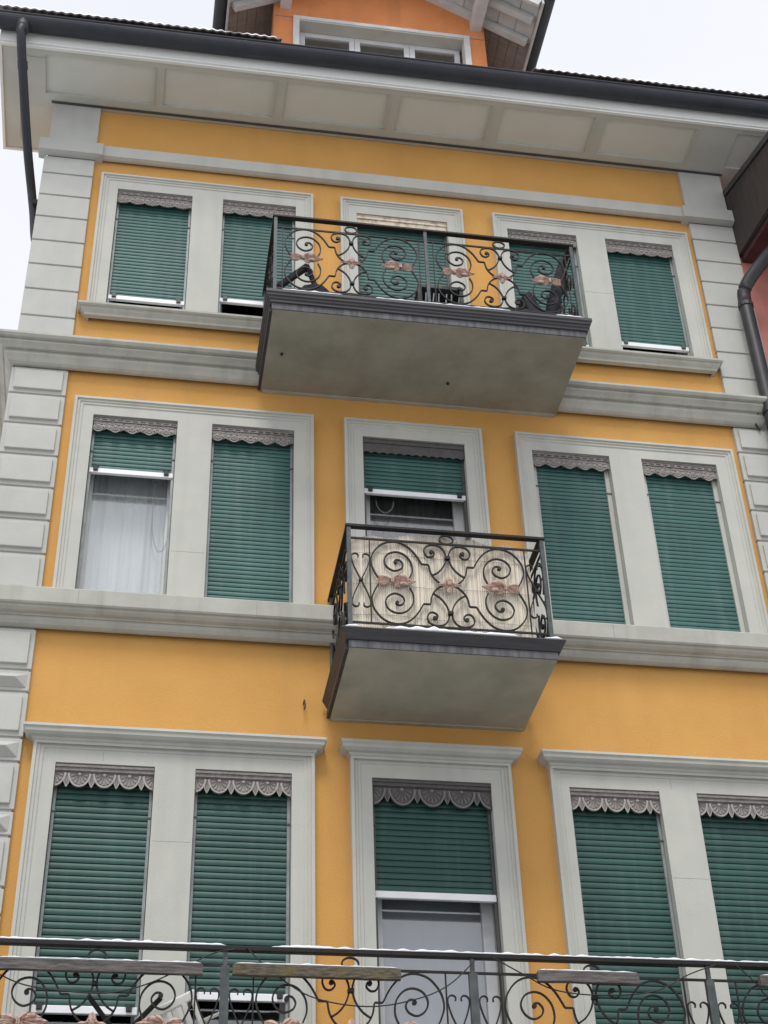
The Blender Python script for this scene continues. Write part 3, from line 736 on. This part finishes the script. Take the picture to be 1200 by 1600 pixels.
def leaf(mb, c, ang, L, W, H=.022, curl=.0):
    """pointed, ribbed and domed leaf lying in the xz plane"""
    n = 7; ca, sa = math.cos(ang), math.sin(ang); vs = []
    for i in range(n+1):
        t = i/n; w_ = W*.5*max(.12*(1-t), math.sin(math.pi*min(1, t*.92+.08)**1.45)); bend = curl*t*t
        for j, q in enumerate((-1, -.45, 0, .45, 1)):
            h = (H*math.sin(math.pi*min(1, t+.08))*(1-q*q) + (.006 if q == 0 else 0)) * (1 if abs(q) != .45 else .75)
            lx, lz = L*t, w_*q + bend
            vs.append((c[0]+lx*ca-lz*sa, -.014-h, c[1]+lx*sa+lz*ca))
    fs = [(i*5+j, (i+1)*5+j, (i+1)*5+j+1, i*5+j+1) for i in range(n) for j in range(4)]
    k = len(vs); vs += [(x, .0, z) for x, y, z in vs]
    rim = [i*5 for i in range(n+1)] + [n*5+j for j in range(1, 5)] + [i*5+4 for i in range(n-1, -1, -1)] + [3, 2, 1]
    fs += [(rim[i], rim[(i+1) % len(rim)], rim[(i+1) % len(rim)]+k, rim[i]+k) for i in range(len(rim))]
    mb.add(vs, fs)
def leaf_bow():
    mb = MB(); c = (-.515, .012)
    for a, L, W, cu_ in ((R(180), .140, .060, 0), (R(152), .145, .062, .03), (R(208), .145, .062, -.03), (R(166), .14, .04, .01), (R(194), .14, .04, -.01)): leaf(mb, c, a, L, W, .02, cu_)
    for a, L, W, cu_ in ((R(0), .245, .062, 0), (R(20), .19, .072, -.035), (R(-20), .19, .072, .035), (R(38), .12, .055, .01), (R(-38), .12, .055, -.01), (R(6), .21, .04, -.01), (R(-6), .21, .04, .01)): leaf(mb, c, a, L, W, .028, cu_)
    mb.ball((-.405, -.035, .052), (.042, .018, .022), 8).ball((-.40, -.035, -.038), (.040, .018, .020), 8)
    mb.box(-.525, -.512, -.035, .01, -.018, .042).box(-.507, -.494, -.035, .01, -.018, .042)
    return mb.mesh('cast_leaf', ROSE, smooth=False)
def star_():
    mb = MB()
    for a in (90, 270): leaf(mb, (0, 0), R(a), .085, .052, .014)
    for a in (0, 180): leaf(mb, (0, 0), R(a), .105, .034, .010)
    for a in range(20, 380, 36): leaf(mb, (0, 0), R(a), .052, .030, .016)
    mb.ball((0, -.03, 0), (.022, .016, .022), 8)
    return mb.mesh('cast_flower', ROSE)
M_BOW = leaf_bow(); M_STAR = star_()
def panel(parent, x, y, z, rz=0, sx=1.0, ringo=True, cast=True):
    def L(nm, me, fx=1, fz=1): link(nm, me, parent, (x, y, z), rz, (fx*sx, 1, fz))
    for fx in (1, -1):
        for fz in (1, -1):
            L('scroll', M_OUT, fx, fz); L('scroll', M_IN, fx, fz); L('scroll', M_C, fx, fz)
        L('scroll', M_B, fx, 1)
        if cast: link('cast_leaf', M_BOW, parent, (x - fx*.06*sx, y, z), rz, (fx*sx*.86, .9, .84))
    if ringo: L('ring', M_RING)
    if cast: L('cast_flower', M_STAR)
    for dz in (.288, -.288): link('collar', M_COL, parent, (x, y, z+dz), rz)
def xpiece(parent, x, y, z, rz=0, sx=1.0):
    for fx in (1, -1): link('scroll', M_X, parent, (x, y, z), rz, (fx*sx, 1, 1))
    link('collar', M_COL, parent, (x, y, z), rz, (.8, .8, .8))
def bar(parent, name, a, b, w_, h_, mt=IRON): return MB().obox(a, b, w_, h_).build(name, mt, parent)
def snowline(x0, x1, y, z, wd, h, along='x', gaps=.25, seed=0, thr=-.15):
    """soft ridge of snow resting on a rail or ledge"""
    mb = MB(); n = max(8, int(abs(x1-x0)/.02)); run = []
    def flush():
        if len(run) > 2:
            def sec(i):
                xx, hh = run[i]; e = min(1, min(i, len(run)-1-i)/2.0 + .12); hh *= e; r_ = []
                for q in range(6):
                    t = math.pi*q/5; a = math.cos(t)*wd/2*(.85+.15*e); b = math.sin(t)*hh
                    r_.append((xx, y+a, z+b) if along == 'x' else (y+a, xx, z+b))
                return r_
            mb.sweep(run, sec)
    for i in range(n+1):
        xx = x0+(x1-x0)*i/n; v = noise.noise(Vector((xx*2.2+seed*7.3, seed, 0))); v2 = noise.noise(Vector((xx*14, seed*3, 5)))
        if v < thr: flush(); run = []
        else: run.append((xx, h*(.55 + .45*v2 + .3*v)))
    flush()
    return mb

# ---- top balcony
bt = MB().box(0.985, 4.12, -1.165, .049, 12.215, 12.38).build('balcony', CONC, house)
tag(bt, 'wide upper balcony with concrete underside')
MB().box(0.975, 4.13, -1.178, -1.1655, 12.222, 12.30).build('slab_front', CONCF, bt)
edge_prof = [(.0, 12.44), (.06, 12.435), (.062, 12.40), (.05, 12.385), (.048, 12.365), (.035, 12.355), (.032, 12.335), (.02, 12.325), (.018, 12.30), (.0, 12.295)]
def edging(prof, x0, x1, y0, parent, mt):
    mb = MB(); vs = []; n = len(prof)
    for p, z in prof: vs += [(x0-p, .0, z), (x0-p, y0-p, z), (x1+p, y0-p, z), (x1+p, .0, z)]
    mb.add(vs, [(i*4+j, i*4+j+1, (i+1)*4+j+1, (i+1)*4+j) for i in range(n-1) for j in range(3)])
    mb.box(x0, x1, y0, .0, prof[0][1]-.02, prof[0][1]-.001)
    return mb.build('edge_moulding', mt, parent)
edging(edge_prof, .975, 4.13, -1.18, bt, FLASH)
MB().box(.955, .984, -1.14, .03, 12.222, 12.29).build('side_flashing', FLASH, bt)
yR = -1.10; XT0, XT1 = 1.005, 4.125
for x in (XT0, 2.56, XT1): bar(bt, 'post', (x, yR, 12.43), (x, yR, 13.60), .032, .032, POST)
for x in (XT0, XT1): bar(bt, 'post', (x, -.02, 12.43), (x, -.02, 13.60), .032, .032, POST)
MB().box(XT0-.03, XT1+.03, yR-.027, yR+.027, 13.595, 13.622).build('top_rail', IRON, bt, bevel=.004)
for x in (XT0, XT1): MB().box(x-.027, x+.027, yR+.028, .05, 13.595, 13.622).build('top_rail', IRON, bt, bevel=.004)
for z in (13.46, 12.585):
    bar(bt, 'rail', (XT0, yR, z), (XT1, yR, z), .014, .018)
    for x in (XT0, XT1): bar(bt, 'rail', (x, yR, z), (x, .04, z), .014, .018)
for xc in (1.783, 3.343):
    panel(bt, xc, yR, 13.03)
for x in (XT0+.075, 2.56-.075, 2.56+.075, XT1-.075): bar(bt, 'upright', (x, yR, 12.585), (x, yR, 13.46), .010, .010)
for x in (XT0, XT1): panel(bt, x, -.56, 13.03, R(90), .75, cast=False)
# ---- middle balcony
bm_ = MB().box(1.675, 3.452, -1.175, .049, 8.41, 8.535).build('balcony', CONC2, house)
tag(bm_, 'small middle balcony with concrete underside')
MB().box(1.668, 3.459, -1.188, -1.1755, 8.415, 8.49).build('slab_front', CONCF, bm_)
edging([(.0, 8.585), (.068, 8.58), (.070, 8.57), (.066, 8.565), (.03, 8.50), (.022, 8.485), (0, 8.48)], 1.67, 3.457, -1.18, bm_, FLASH)
MB().box(1.645, 1.674, -1.15, .03, 8.415, 8.48).build('side_flashing', FLASH, bm_)
yM = -1.15; XM0, XM1 = 1.69, 3.43
for x in (XM0, XM1):
    bar(bm_, 'post', (x, yM, 8.58), (x, yM, 9.67), .036, .036, POST); bar(bm_, 'post', (x, -.02, 8.58), (x, -.02, 9.67), .032, .032, POST)
MB().box(XM0-.03, XM1+.03, yM-.027, yM+.027, 9.672, 9.70).build('top_rail', IRON, bm_, bevel=.004)
for x in (XM0, XM1): MB().box(x-.027, x+.027, yM+.028, .05, 9.672, 9.70).build('top_rail', IRON, bm_, bevel=.004)
for z in (9.56, 8.685):
    bar(bm_, 'rail', (XM0, yM, z), (XM1, yM, z), .014, .018)
    for x in (XM0, XM1): bar(bm_, 'rail', (x, yM, z), (x, .04, z), .014, .018)
panel(bm_, 2.56, yM, 9.12)
for x in (1.872, 3.262): bar(bm_, 'upright', (x, yM, 8.685), (x, yM, 9.56), .010, .010)
xpiece(bm_, 1.790, yM, 9.12); xpiece(bm_, 3.345, yM, 9.12)
for x in (XM0, XM1):
    panel(bm_, x, -.60, 9.12, R(90), .74, cast=False)
# ---- long lowest balcony
LX0, LX1 = -4.0, 9.0
bl = MB().box(LX0, LX1, -1.24, .049, 4.45, 4.66).build('balcony', CONC, house)
tag(bl, 'long lowest balcony')
edging([(.0, 4.72), (.06, 4.715), (.062, 4.69), (.03, 4.64), (0, 4.62)], LX0, LX1, -1.245, bl, FLASH)
yL = -1.15; zL = 5.245
MB().box(LX0, LX1, yL-.027, yL+.027, 5.795, 5.832).build('top_rail', IRON, bl, bevel=.006)
for z in (5.69, 4.81): bar(bl, 'rail', (LX0, yL, z), (LX1, yL, z), .014, .018)
for i in range(-2, 5):
    x = .735 + 1.812*i
    if x < LX0: continue
    bar(bl, 'post', (x, yL, 5.68), (x, yL, 5.80), .030, .030, POST); bar(bl, 'post', (x, yL, 4.72), (x, yL, 5.685), .062, .045, POST)
    for s in (-1, 1):
        bar(bl, 'upright', (x+s*.205, yL, 4.81), (x+s*.205, yL, 5.69), .011, .011)
        xpiece(bl, x+s*.118, yL, zL, 0, 1.0)
for i in range(-2, 5):
    x = .735 + .906 + 1.812*i
    if LX0 < x-.7: panel(bl, x, yL, zL)

# ------------------------------------------------------------------ things on the balconies
# reed mat tied inside the middle balcony railing
mb = MB(); n = 170; vs = []
for i in range(n+1):
    x = 1.705 + 1.60*i/n; y = -1.105 + .006*math.cos(i*math.pi) + .012*math.sin(x*5)
    t = i/n
    zt = 9.655 - .05*max(0, math.sin(t*9.0))*.9 - .09*max(0, (t-.90)/.10)**1.5 - .10*max(0, (.08-t)/.08) + .008*noise.noise(Vector((x*18, 0, 0)))
    vs += [(x, y, 8.60), (x, y, 8.95), (x, y-.01, 9.35), (x, y+.012*math.sin(i*.2), zt)]
mb.add(vs, [(4*i+j, 4*i+4+j, 4*i+5+j, 4*i+1+j) for i in range(n) for j in range(3)])
rm = mb.build('reed_mat', REED); tag(rm, 'stained cream reed mat screen tied inside the middle balcony railing', 'reed mat')
sol = rm.modifiers.new('thick', 'SOLIDIFY'); sol.thickness = .006
for zz in (8.78, 9.10, 9.42):
    MB().tube([(1.71 + 1.58*i/12, -1.125 + .012*math.sin((1.71+1.58*i/12)*5), zz + .012*math.sin(i*.9)) for i in range(13)], .002, 4).build('binding_wire', CORD, rm)
# folded lounger, left on the top balcony
lg = MB(); lg.obox((1.05, -1.0, 12.70), (1.345, -1.0, 13.03), .07, .058).obox((1.335, -1.0, 13.045), (1.455, -1.0, 12.66), .045, .05)
lgo = lg.build('folding_lounger', DCLOTH, bevel=.012); tag(lgo, 'folded dark lounger lying at left end of the top balcony', 'lounger')
MB().add([(1.22,-1.05,12.60),(1.30,-1.05,12.72),(1.42,-1.05,12.76),(1.50,-1.05,12.74),(1.62,-1.05,12.60),(1.70,-1.05,12.50),(1.18,-1.05,12.46),
          (1.22,-.75,12.60),(1.30,-.75,12.74),(1.42,-.75,12.80),(1.50,-.75,12.76),(1.62,-.75,12.62),(1.70,-.75,12.50),(1.18,-.75,12.46)],
         [(0,1,2,3,4,5,6),(13,12,11,10,9,8,7)] + [(i, i+7, (i+1) % 7 + 7, (i+1) % 7) for i in range(7)]).build('seat', DCLOTH, lgo, bevel=.02)
MB().tube([(1.10, -1.04, 12.46), (1.30, -1.04, 12.64), (1.60, -1.04, 12.46)], .014, 8).build('leg', IRON, lgo)
MB().tube([(1.10, -.78, 12.46), (1.30, -.78, 12.64), (1.60, -.78, 12.46)], .014, 8).build('leg', IRON, lgo)
# drying rack in the middle of the top balcony
rk = bpy.data.objects.new('plant_crate', None); COL.objects.link(rk); rk.location = (2.705, -1.0, 12.445)
tag(rk, 'dark slatted crate behind the centre post of the top balcony', 'crate')
MB().box(-.22, .22, .0, .30, 0.0, .02).box(-.22, .22, .28, .30, .02, .42).box(-.22, -.20, .0, .28, .02, .42).box(.20, .22, .0, .28, .02, .42).build('crate_shell', BLK, rk)
MB().box(-.235, .235, -.03, .30, .42, .465).box(-.235, -.195, -.03, .0, .0, .42).box(.195, .235, -.03, .0, .0, .42).build('frame', GUIDED, rk, bevel=.004)
for i in range(6):
    x = -.17+.066*i; MB().obox((x, -.012, .06), (x+(.035 if i % 2 else .02), -.012, .36), .012, .012).build('slat', CORD, rk)
# folded parasol and dark cushions at the right end
pr_ = MB(); pr_.tube([(3.82, -1.0, 12.50), (3.90, -.98, 12.85), (3.99, -.97, 13.2), (4.06, -.95, 13.56)], [.045, .075, .06, .02], 10)
pro = pr_.build('folded_parasol', DCLOTH, smooth=True); tag(pro, 'folded dark parasol leaning at right end of the top balcony', 'parasol')
MB().tube([(3.81, -1.0, 12.44), (4.075, -.945, 13.64)], .014, 8).build('pole', IRON, pro)
ch = bpy.data.objects.new('garden_chair', None); COL.objects.link(ch); ch.location = (3.62, -.93, 12.50)
tag(ch, 'dark garden chair with cushion beside the folded parasol', 'chair')
MB().obox((-.26, 0, .13), (.22, 0, .13), .24, .12).build('seat', DCLOTH, ch, bevel=.03)
MB().add([(.0,-.10,.14),(.16,-.10,.16),(.03,-.10,.47),(-.06,-.10,.40),(.0,.12,.14),(.16,.12,.16),(.03,.12,.47),(-.06,.12,.40)],[(0,1,2,3),(7,6,5,4),(0,4,5,1),(1,5,6,2),(2,6,7,3),(3,7,4,0)]).build('backrest', DCLOTH, ch, bevel=.015)
for sx in (-.18, .2):
    for sy in (-.18, .18): MB().tube([(sx, sy*.6, -.055), (sx*.9, sy*.5, .10)], .012, 6).build('leg', IRON, ch)

# planks tied outside the long balcony railing
def plank(x0, x1, z, mt, label, rough=0):
    mb = MB(); n = 14; h = .074; vs = []
    for i in range(n+1):
        x = x0+(x1-x0)*i/n; a = .004*noise.noise(Vector((x*5, z, 1))); b = .004*noise.noise(Vector((x*6, z, 9)))
        if mt is MOSS: b += -.008*abs(noise.noise(Vector((x*9, 3, 9))))
        vs += [(x, yL-.075, z-h/2+b), (x, yL-.03, z-h/2+b), (x, yL-.03, z+h/2+a), (x, yL-.075, z+h/2+a)]
    fs = [(4*i+j, 4*i+(j+1) % 4, 4*i+4+(j+1) % 4, 4*i+4+j) for i in range(n) for j in range(4)] + [(0,3,2,1), (4*n, 4*n+1, 4*n+2, 4*n+3)]
    o = mb.add(vs, fs).build('wooden_plank', mt); tag(o, label, 'plank', 'planks along the long balcony rail')
    return o
plank(-.86, .575, 5.633, PLANK, 'longest weathered grey plank on the lowest rail, left of the first post')
plank(.785, 2.0, 5.640, MOSS, 'mossy brown plank on the lowest rail just right of the first post')
plank(3.02, 3.79, 5.660, PLANK, 'short grey brown plank between the second and third rail posts')
plank(4.735, 6.2, 5.672, PLANK, 'plank cut by the right picture edge, right of the third rail post')
sn = MB()
for args in ((-.85, .56, 5.677, 1), (.80, 1.98, 5.684, 2), (3.03, 3.78, 5.704, 3), (4.745, 6.19, 5.716, 4)):
    s_ = snowline(args[0], args[1], yL-.052, args[2], .050, .022, seed=args[3], thr=-.9); sn.add(s_.v, s_.f)
tag(sn.build('plank_snow', SNOW, smooth=True), 'thin snow lying on the planks of the lowest railing', 'snow', kind='stuff')
s_ = snowline(LX0, LX1, yL+.0, 5.830, .060, .036, seed=5, thr=-.30)
tag(s_.build('rail_snow', SNOW, smooth=True), 'lumpy snow along the long lowest handrail', 'snow', kind='stuff')
s_ = snowline(1.63, 3.50, -1.222, 8.584, .05, .060, seed=8, thr=-.34); s2 = snowline(1.66, 3.42, -1.155, 8.586, .09, .035, seed=9, thr=-.3); s_.add(s2.v, s2.f)
tag(s_.build('balcony_snow', SNOW, smooth=True), 'melting snow on the front edge of the middle balcony', 'snow', kind='stuff')
s_ = snowline(.95, 4.12, -1.215, 12.436, .045, .044, seed=12, thr=-.05)
tag(s_.build('balcony_snow', SNOW, smooth=True), 'thin snow on the front edge of the top balcony', 'snow', kind='stuff')
mb = MB()   # snow on the tile ends
for a, b in ((-2.15, 1.0), (4.1, 9.0)):
    n = int((b-a)/.02); vs = []
    for i in range(n+1):
        x = a+.02*i; z = 16.745 + .011*math.cos(2*math.pi*(x+2.15)/.1); hh = .030 + .022*noise.noise(Vector((x*3, 0, 0)))
        vs += [(x, -.992, z-.006), (x, -.975, z+.002+hh), (x, -.60, z+.27+hh+.02), (x, -.60, z+.27)]
    k = len(mb.v); mb.add(vs, [(4*i+j, 4*i+4+j, 4*i+5+j, 4*i+1+j) for i in range(n) for j in range(3)])
tag(mb.build('roof_snow', SNOW, smooth=True), 'thin snow on the wavy roof tile ends above the gutter', 'snow', kind='stuff')

# white plastic chair on the long balcony
pc = bpy.data.objects.new('plastic_chair', None); COL.objects.link(pc); pc.location = (.66, -.72, 4.74); pc.rotation_euler = (R(6), R(-24), R(10)); pc.scale = (1.0, 1.0, .98)
tag(pc, 'white plastic garden chair with slatted back behind the lowest railing', 'chair')
MB().add([], []).obox((-.24, -.02, .80), (.24, .02, .86), .04, .07).build('top_rail', PLAST, pc, bevel=.012)
for i in range(6):
    x = -.20+.08*i; MB().obox((x, .02, .42), (x*1.02, .0, .82), .045, .02).build('back_slat', PLAST, pc, bevel=.005)
MB().box(-.23, .23, -.40, .04, .40, .43).build('seat', PLAST, pc, bevel=.012)
for sx in (-.21, .21):
    for sy in (-.38, .03): MB().obox((sx*1.1, sy*1.05, 0), (sx, sy, .42), .045, .035).build('leg', PLAST, pc, bevel=.006)
    MB().obox((sx*1.15, -.36, .62), (sx*1.15, .05, .66), .05, .025).build('armrest', PLAST, pc, bevel=.008)
    MB().obox((sx*1.13, -.34, .42), (sx*1.15, -.35, .62), .035, .03).build('arm_support', PLAST, pc, bevel=.006)
# two dark sticks of a folded frame behind the railing
def stick(a, b, r_, lab):
    tag(MB().tube([a, b], r_, 8).build('metal_pole', IRON), lab, 'pole')
stick((-.211, -1.05, 5.48), (.42, -.95, 4.73), .019, 'thin dark pole leaning in front of the leftmost open door')
stick((.295, -1.09, 5.465), (-.40, -.95, 4.73), .020, 'thin dark pole leaning beside the white plastic chair')
# cables slung along the railing
def cable(pts, lab, r_=.005):
    mb = MB().tube([(p[0], yL-.035 if len(p) < 3 else p[2], p[1]) for p in spline(pts, 8)], r_, 6)
    tag(mb.build('cable', CABLE), lab, 'cable')
cable([(-.90, 5.60), (-.66, 5.50), (-.35, 5.46), (-.05, 5.46), (.22, 5.54), (.50, 5.69), (.66, 5.77), (.80, 5.80)], 'black cable sagging under the longest plank')
cable([(.88, 5.82), (1.05, 5.66), (1.35, 5.47), (1.75, 5.41), (2.1, 5.47), (2.35, 5.58), (2.56, 5.77)], 'black cable sagging from under the mossy plank to the second post')
cable([(2.70, 5.80), (2.92, 5.68), (3.15, 5.57), (3.5, 5.54), (3.9, 5.58), (4.2, 5.72), (4.42, 5.80)], 'black cable sagging behind the short plank')
cable([(4.58, 5.80), (4.70, 5.68), (4.80, 5.55), (5.0, 5.45), (5.4, 5.40)], 'black cable dropping from the handrail right of the third post')

# ------------------------------------------------------------------ pink neighbour house on the right
nb = bpy.data.objects.new('pink_house', None); COL.objects.link(nb); nb.location = (6.64, 0, 0)
tag(nb, 'pink stucco neighbour house with dark brown eaves at right edge', 'house')
MB().box(.0, 8, .04, 9, 0, 15.4).build('wall', PINK, nb)
x0 = .0
def zt_(y): return 16.02 + .36*y
mb = MB()
mb.prism([(.035, 16.00), (-1.45, zt_(-1.45)-.02), (-1.45, 14.70), (-.9, 14.78), (.035, 14.97)], x0+.0, 8); mb.build('eaves_box', BROWN, nb)
mb = MB(); mb.prism([(.035, 16.09), (-1.50, zt_(-1.5)+.07), (-1.50, zt_(-1.5)-.02), (.035, 16.0)], -.03, 8); mb.build('roof_edge', FLASH, nb)
for i in range(10):   # boards of the side cheek
    ya = .03 - .148*i; yb = ya - .142
    mb = MB(); mb.add([(-.012, ya, zt_(ya)-.045), (-.012, yb, zt_(yb)-.045), (-.012, yb, 14.97+.18*yb), (-.012, ya, 14.97+.18*ya), (.0, ya, zt_(ya)-.045), (.0, yb, zt_(yb)-.045), (.0, yb, 14.97+.18*yb), (.0, ya, 14.97+.18*ya)],
        [(0,1,2,3),(4,7,6,5),(0,4,5,1),(1,5,6,2),(2,6,7,3),(3,7,4,0)]); mb.build('cheek_board', BROWN, nb)
MB().prism([(.035, 14.97), (-1.44, 14.70), (-1.44, 14.62), (.035, 14.88)], .03, .22).build('red_trim', REDB, nb)
MB().prism([(.035, 14.965), (-1.44, 14.695), (-1.44, 14.66), (.035, 14.93)], .26, .34).build('red_trim', REDB, nb)
MB().prism([(.035, 14.965), (-1.44, 14.69), (-1.44, 14.60), (.035, 14.86)], .40, 8).build('soffit', BROWN, nb)
pp = spline([(.75, -1.35, 15.2), (.60, -1.05, 15.0), (.12, -.42, 14.55), (-.12, -.20, 14.25), (-.16, -.15, 14.0), (-.16, -.15, 13.4), (-.16, -.15, 8.0), (-.16, -.15, 0.0)], 6)
dp = MB().tube(pp, .078, 14).build('downpipe', PIPE2, nb, smooth=True)
for zz in (13.93, 12.35, 9.8):
    MB().tube([(-.16, -.15, zz), (-.16, -.15, zz+.05)], .088, 14).build('pipe_collar', PIPE2, dp)
    MB().obox((-.16, -.07, zz+.025), (-.10, .03, zz+.025), .02, .03).build('pipe_bracket', IRON, dp)
MB().tube([(-.26, -.12, 12.42), (-.30, -.05, 12.36), (-.31, -.05, 12.26), (-.28, -.05, 12.18)], .010, 6).build('pipe_hook', IRON, dp)
MB().tube([(-.055, -.13, 13.95), (-.05, -.12, 13.0), (-.05, -.12, 11.0), (-.05, -.12, 5.0)], .006, 6).build('earth_wire', CORD, dp)

# ------------------------------------------------------------------ house across the street (seen in the door glass)
op = bpy.data.objects.new('opposite_house', None); COL.objects.link(op); op.location = (7.2, -24, 0)
tag(op, 'pale gabled house across the street with snowy roof, seen only mirrored in the door glass', 'house')
MB().box(-4.5, 4.5, -8, 0, 0, 9.6).build('wall', OPPW, op)
mb = MB().add([(-5, .5, 9.5), (5, .5, 9.5), (0, .5, 13.0), (-5, -8.5, 9.5), (5, -8.5, 9.5), (0, -8.5, 13.0)], [(0,1,2),(3,5,4),(0,3,4,1),(0,2,5,3),(1,4,5,2)])
mb.build('roof', BROWN, op)
for fl in range(3):
    for i in range(4):
        x = -3.4+2.0*i; f = MB().plate([x, x+.08, x+.92, x+1.0], [1.2+2.9*fl, 1.28+2.9*fl, 2.62+2.9*fl, 2.7+2.9*fl], [(x+.08, x+.92, 1.28+2.9*fl, 2.62+2.9*fl)], .001, .05).build('window', WINF, op)
        MB().box(x+.07, x+.93, .005, .012, 1.27+2.9*fl, 2.63+2.9*fl).build('pane', DARK, f)

# small things that age the front: fixing hook, hairline joints, drip stubs under the slabs
MB().tube([(1.44, .045, 8.56), (1.44, -.02, 8.56), (1.445, -.02, 8.50), (1.44, -.02, 8.47)], .009, 6).build('wall_hook', mat('rusty_iron', (.16, .07, .035), .9, (.07, .035, .02), 30), house)
JN = mat('hairline_joint', (.30, .30, .27), .9)
for x in (-.62, .98, 4.35, 5.9): MB().box(x, x+.004, -.1862, -.18, 9.33, 9.47).build('joint', JN, house)
for x in (-.28, 4.75): MB().box(x, x+.003, -.0012, .01, 7.87, 7.96).build('joint', JN, house)
for x0, x1, z in ((.17, .50, 7.16), (.17, .50, 10.1), (1.42, 1.45, 11.0), (4.64, 4.975, 7.02), (4.64, 4.975, 14.1)):
    MB().box(x0+.006, x1-.006, -.0010, .01, z, z+.0025).build('joint', JN, house)
for b_, x, y, z in ((bt, 2.88, -.34, 12.2149), (bt, 1.14, -.56, 12.2149)):
    MB().tube([(x, y, z+.02), (x, y, z-.022)], .014, 8).build('drip_stub', BLK, b_)
for b_, x0, x1, z in ((bt, .985, 4.12, 12.215), (bm_, 1.675, 3.452, 8.41)):
    MB().box(x0+.02, x1-.02, .004, .05, z-.012, z-.0005).build('back_bead', CONC2, b_)
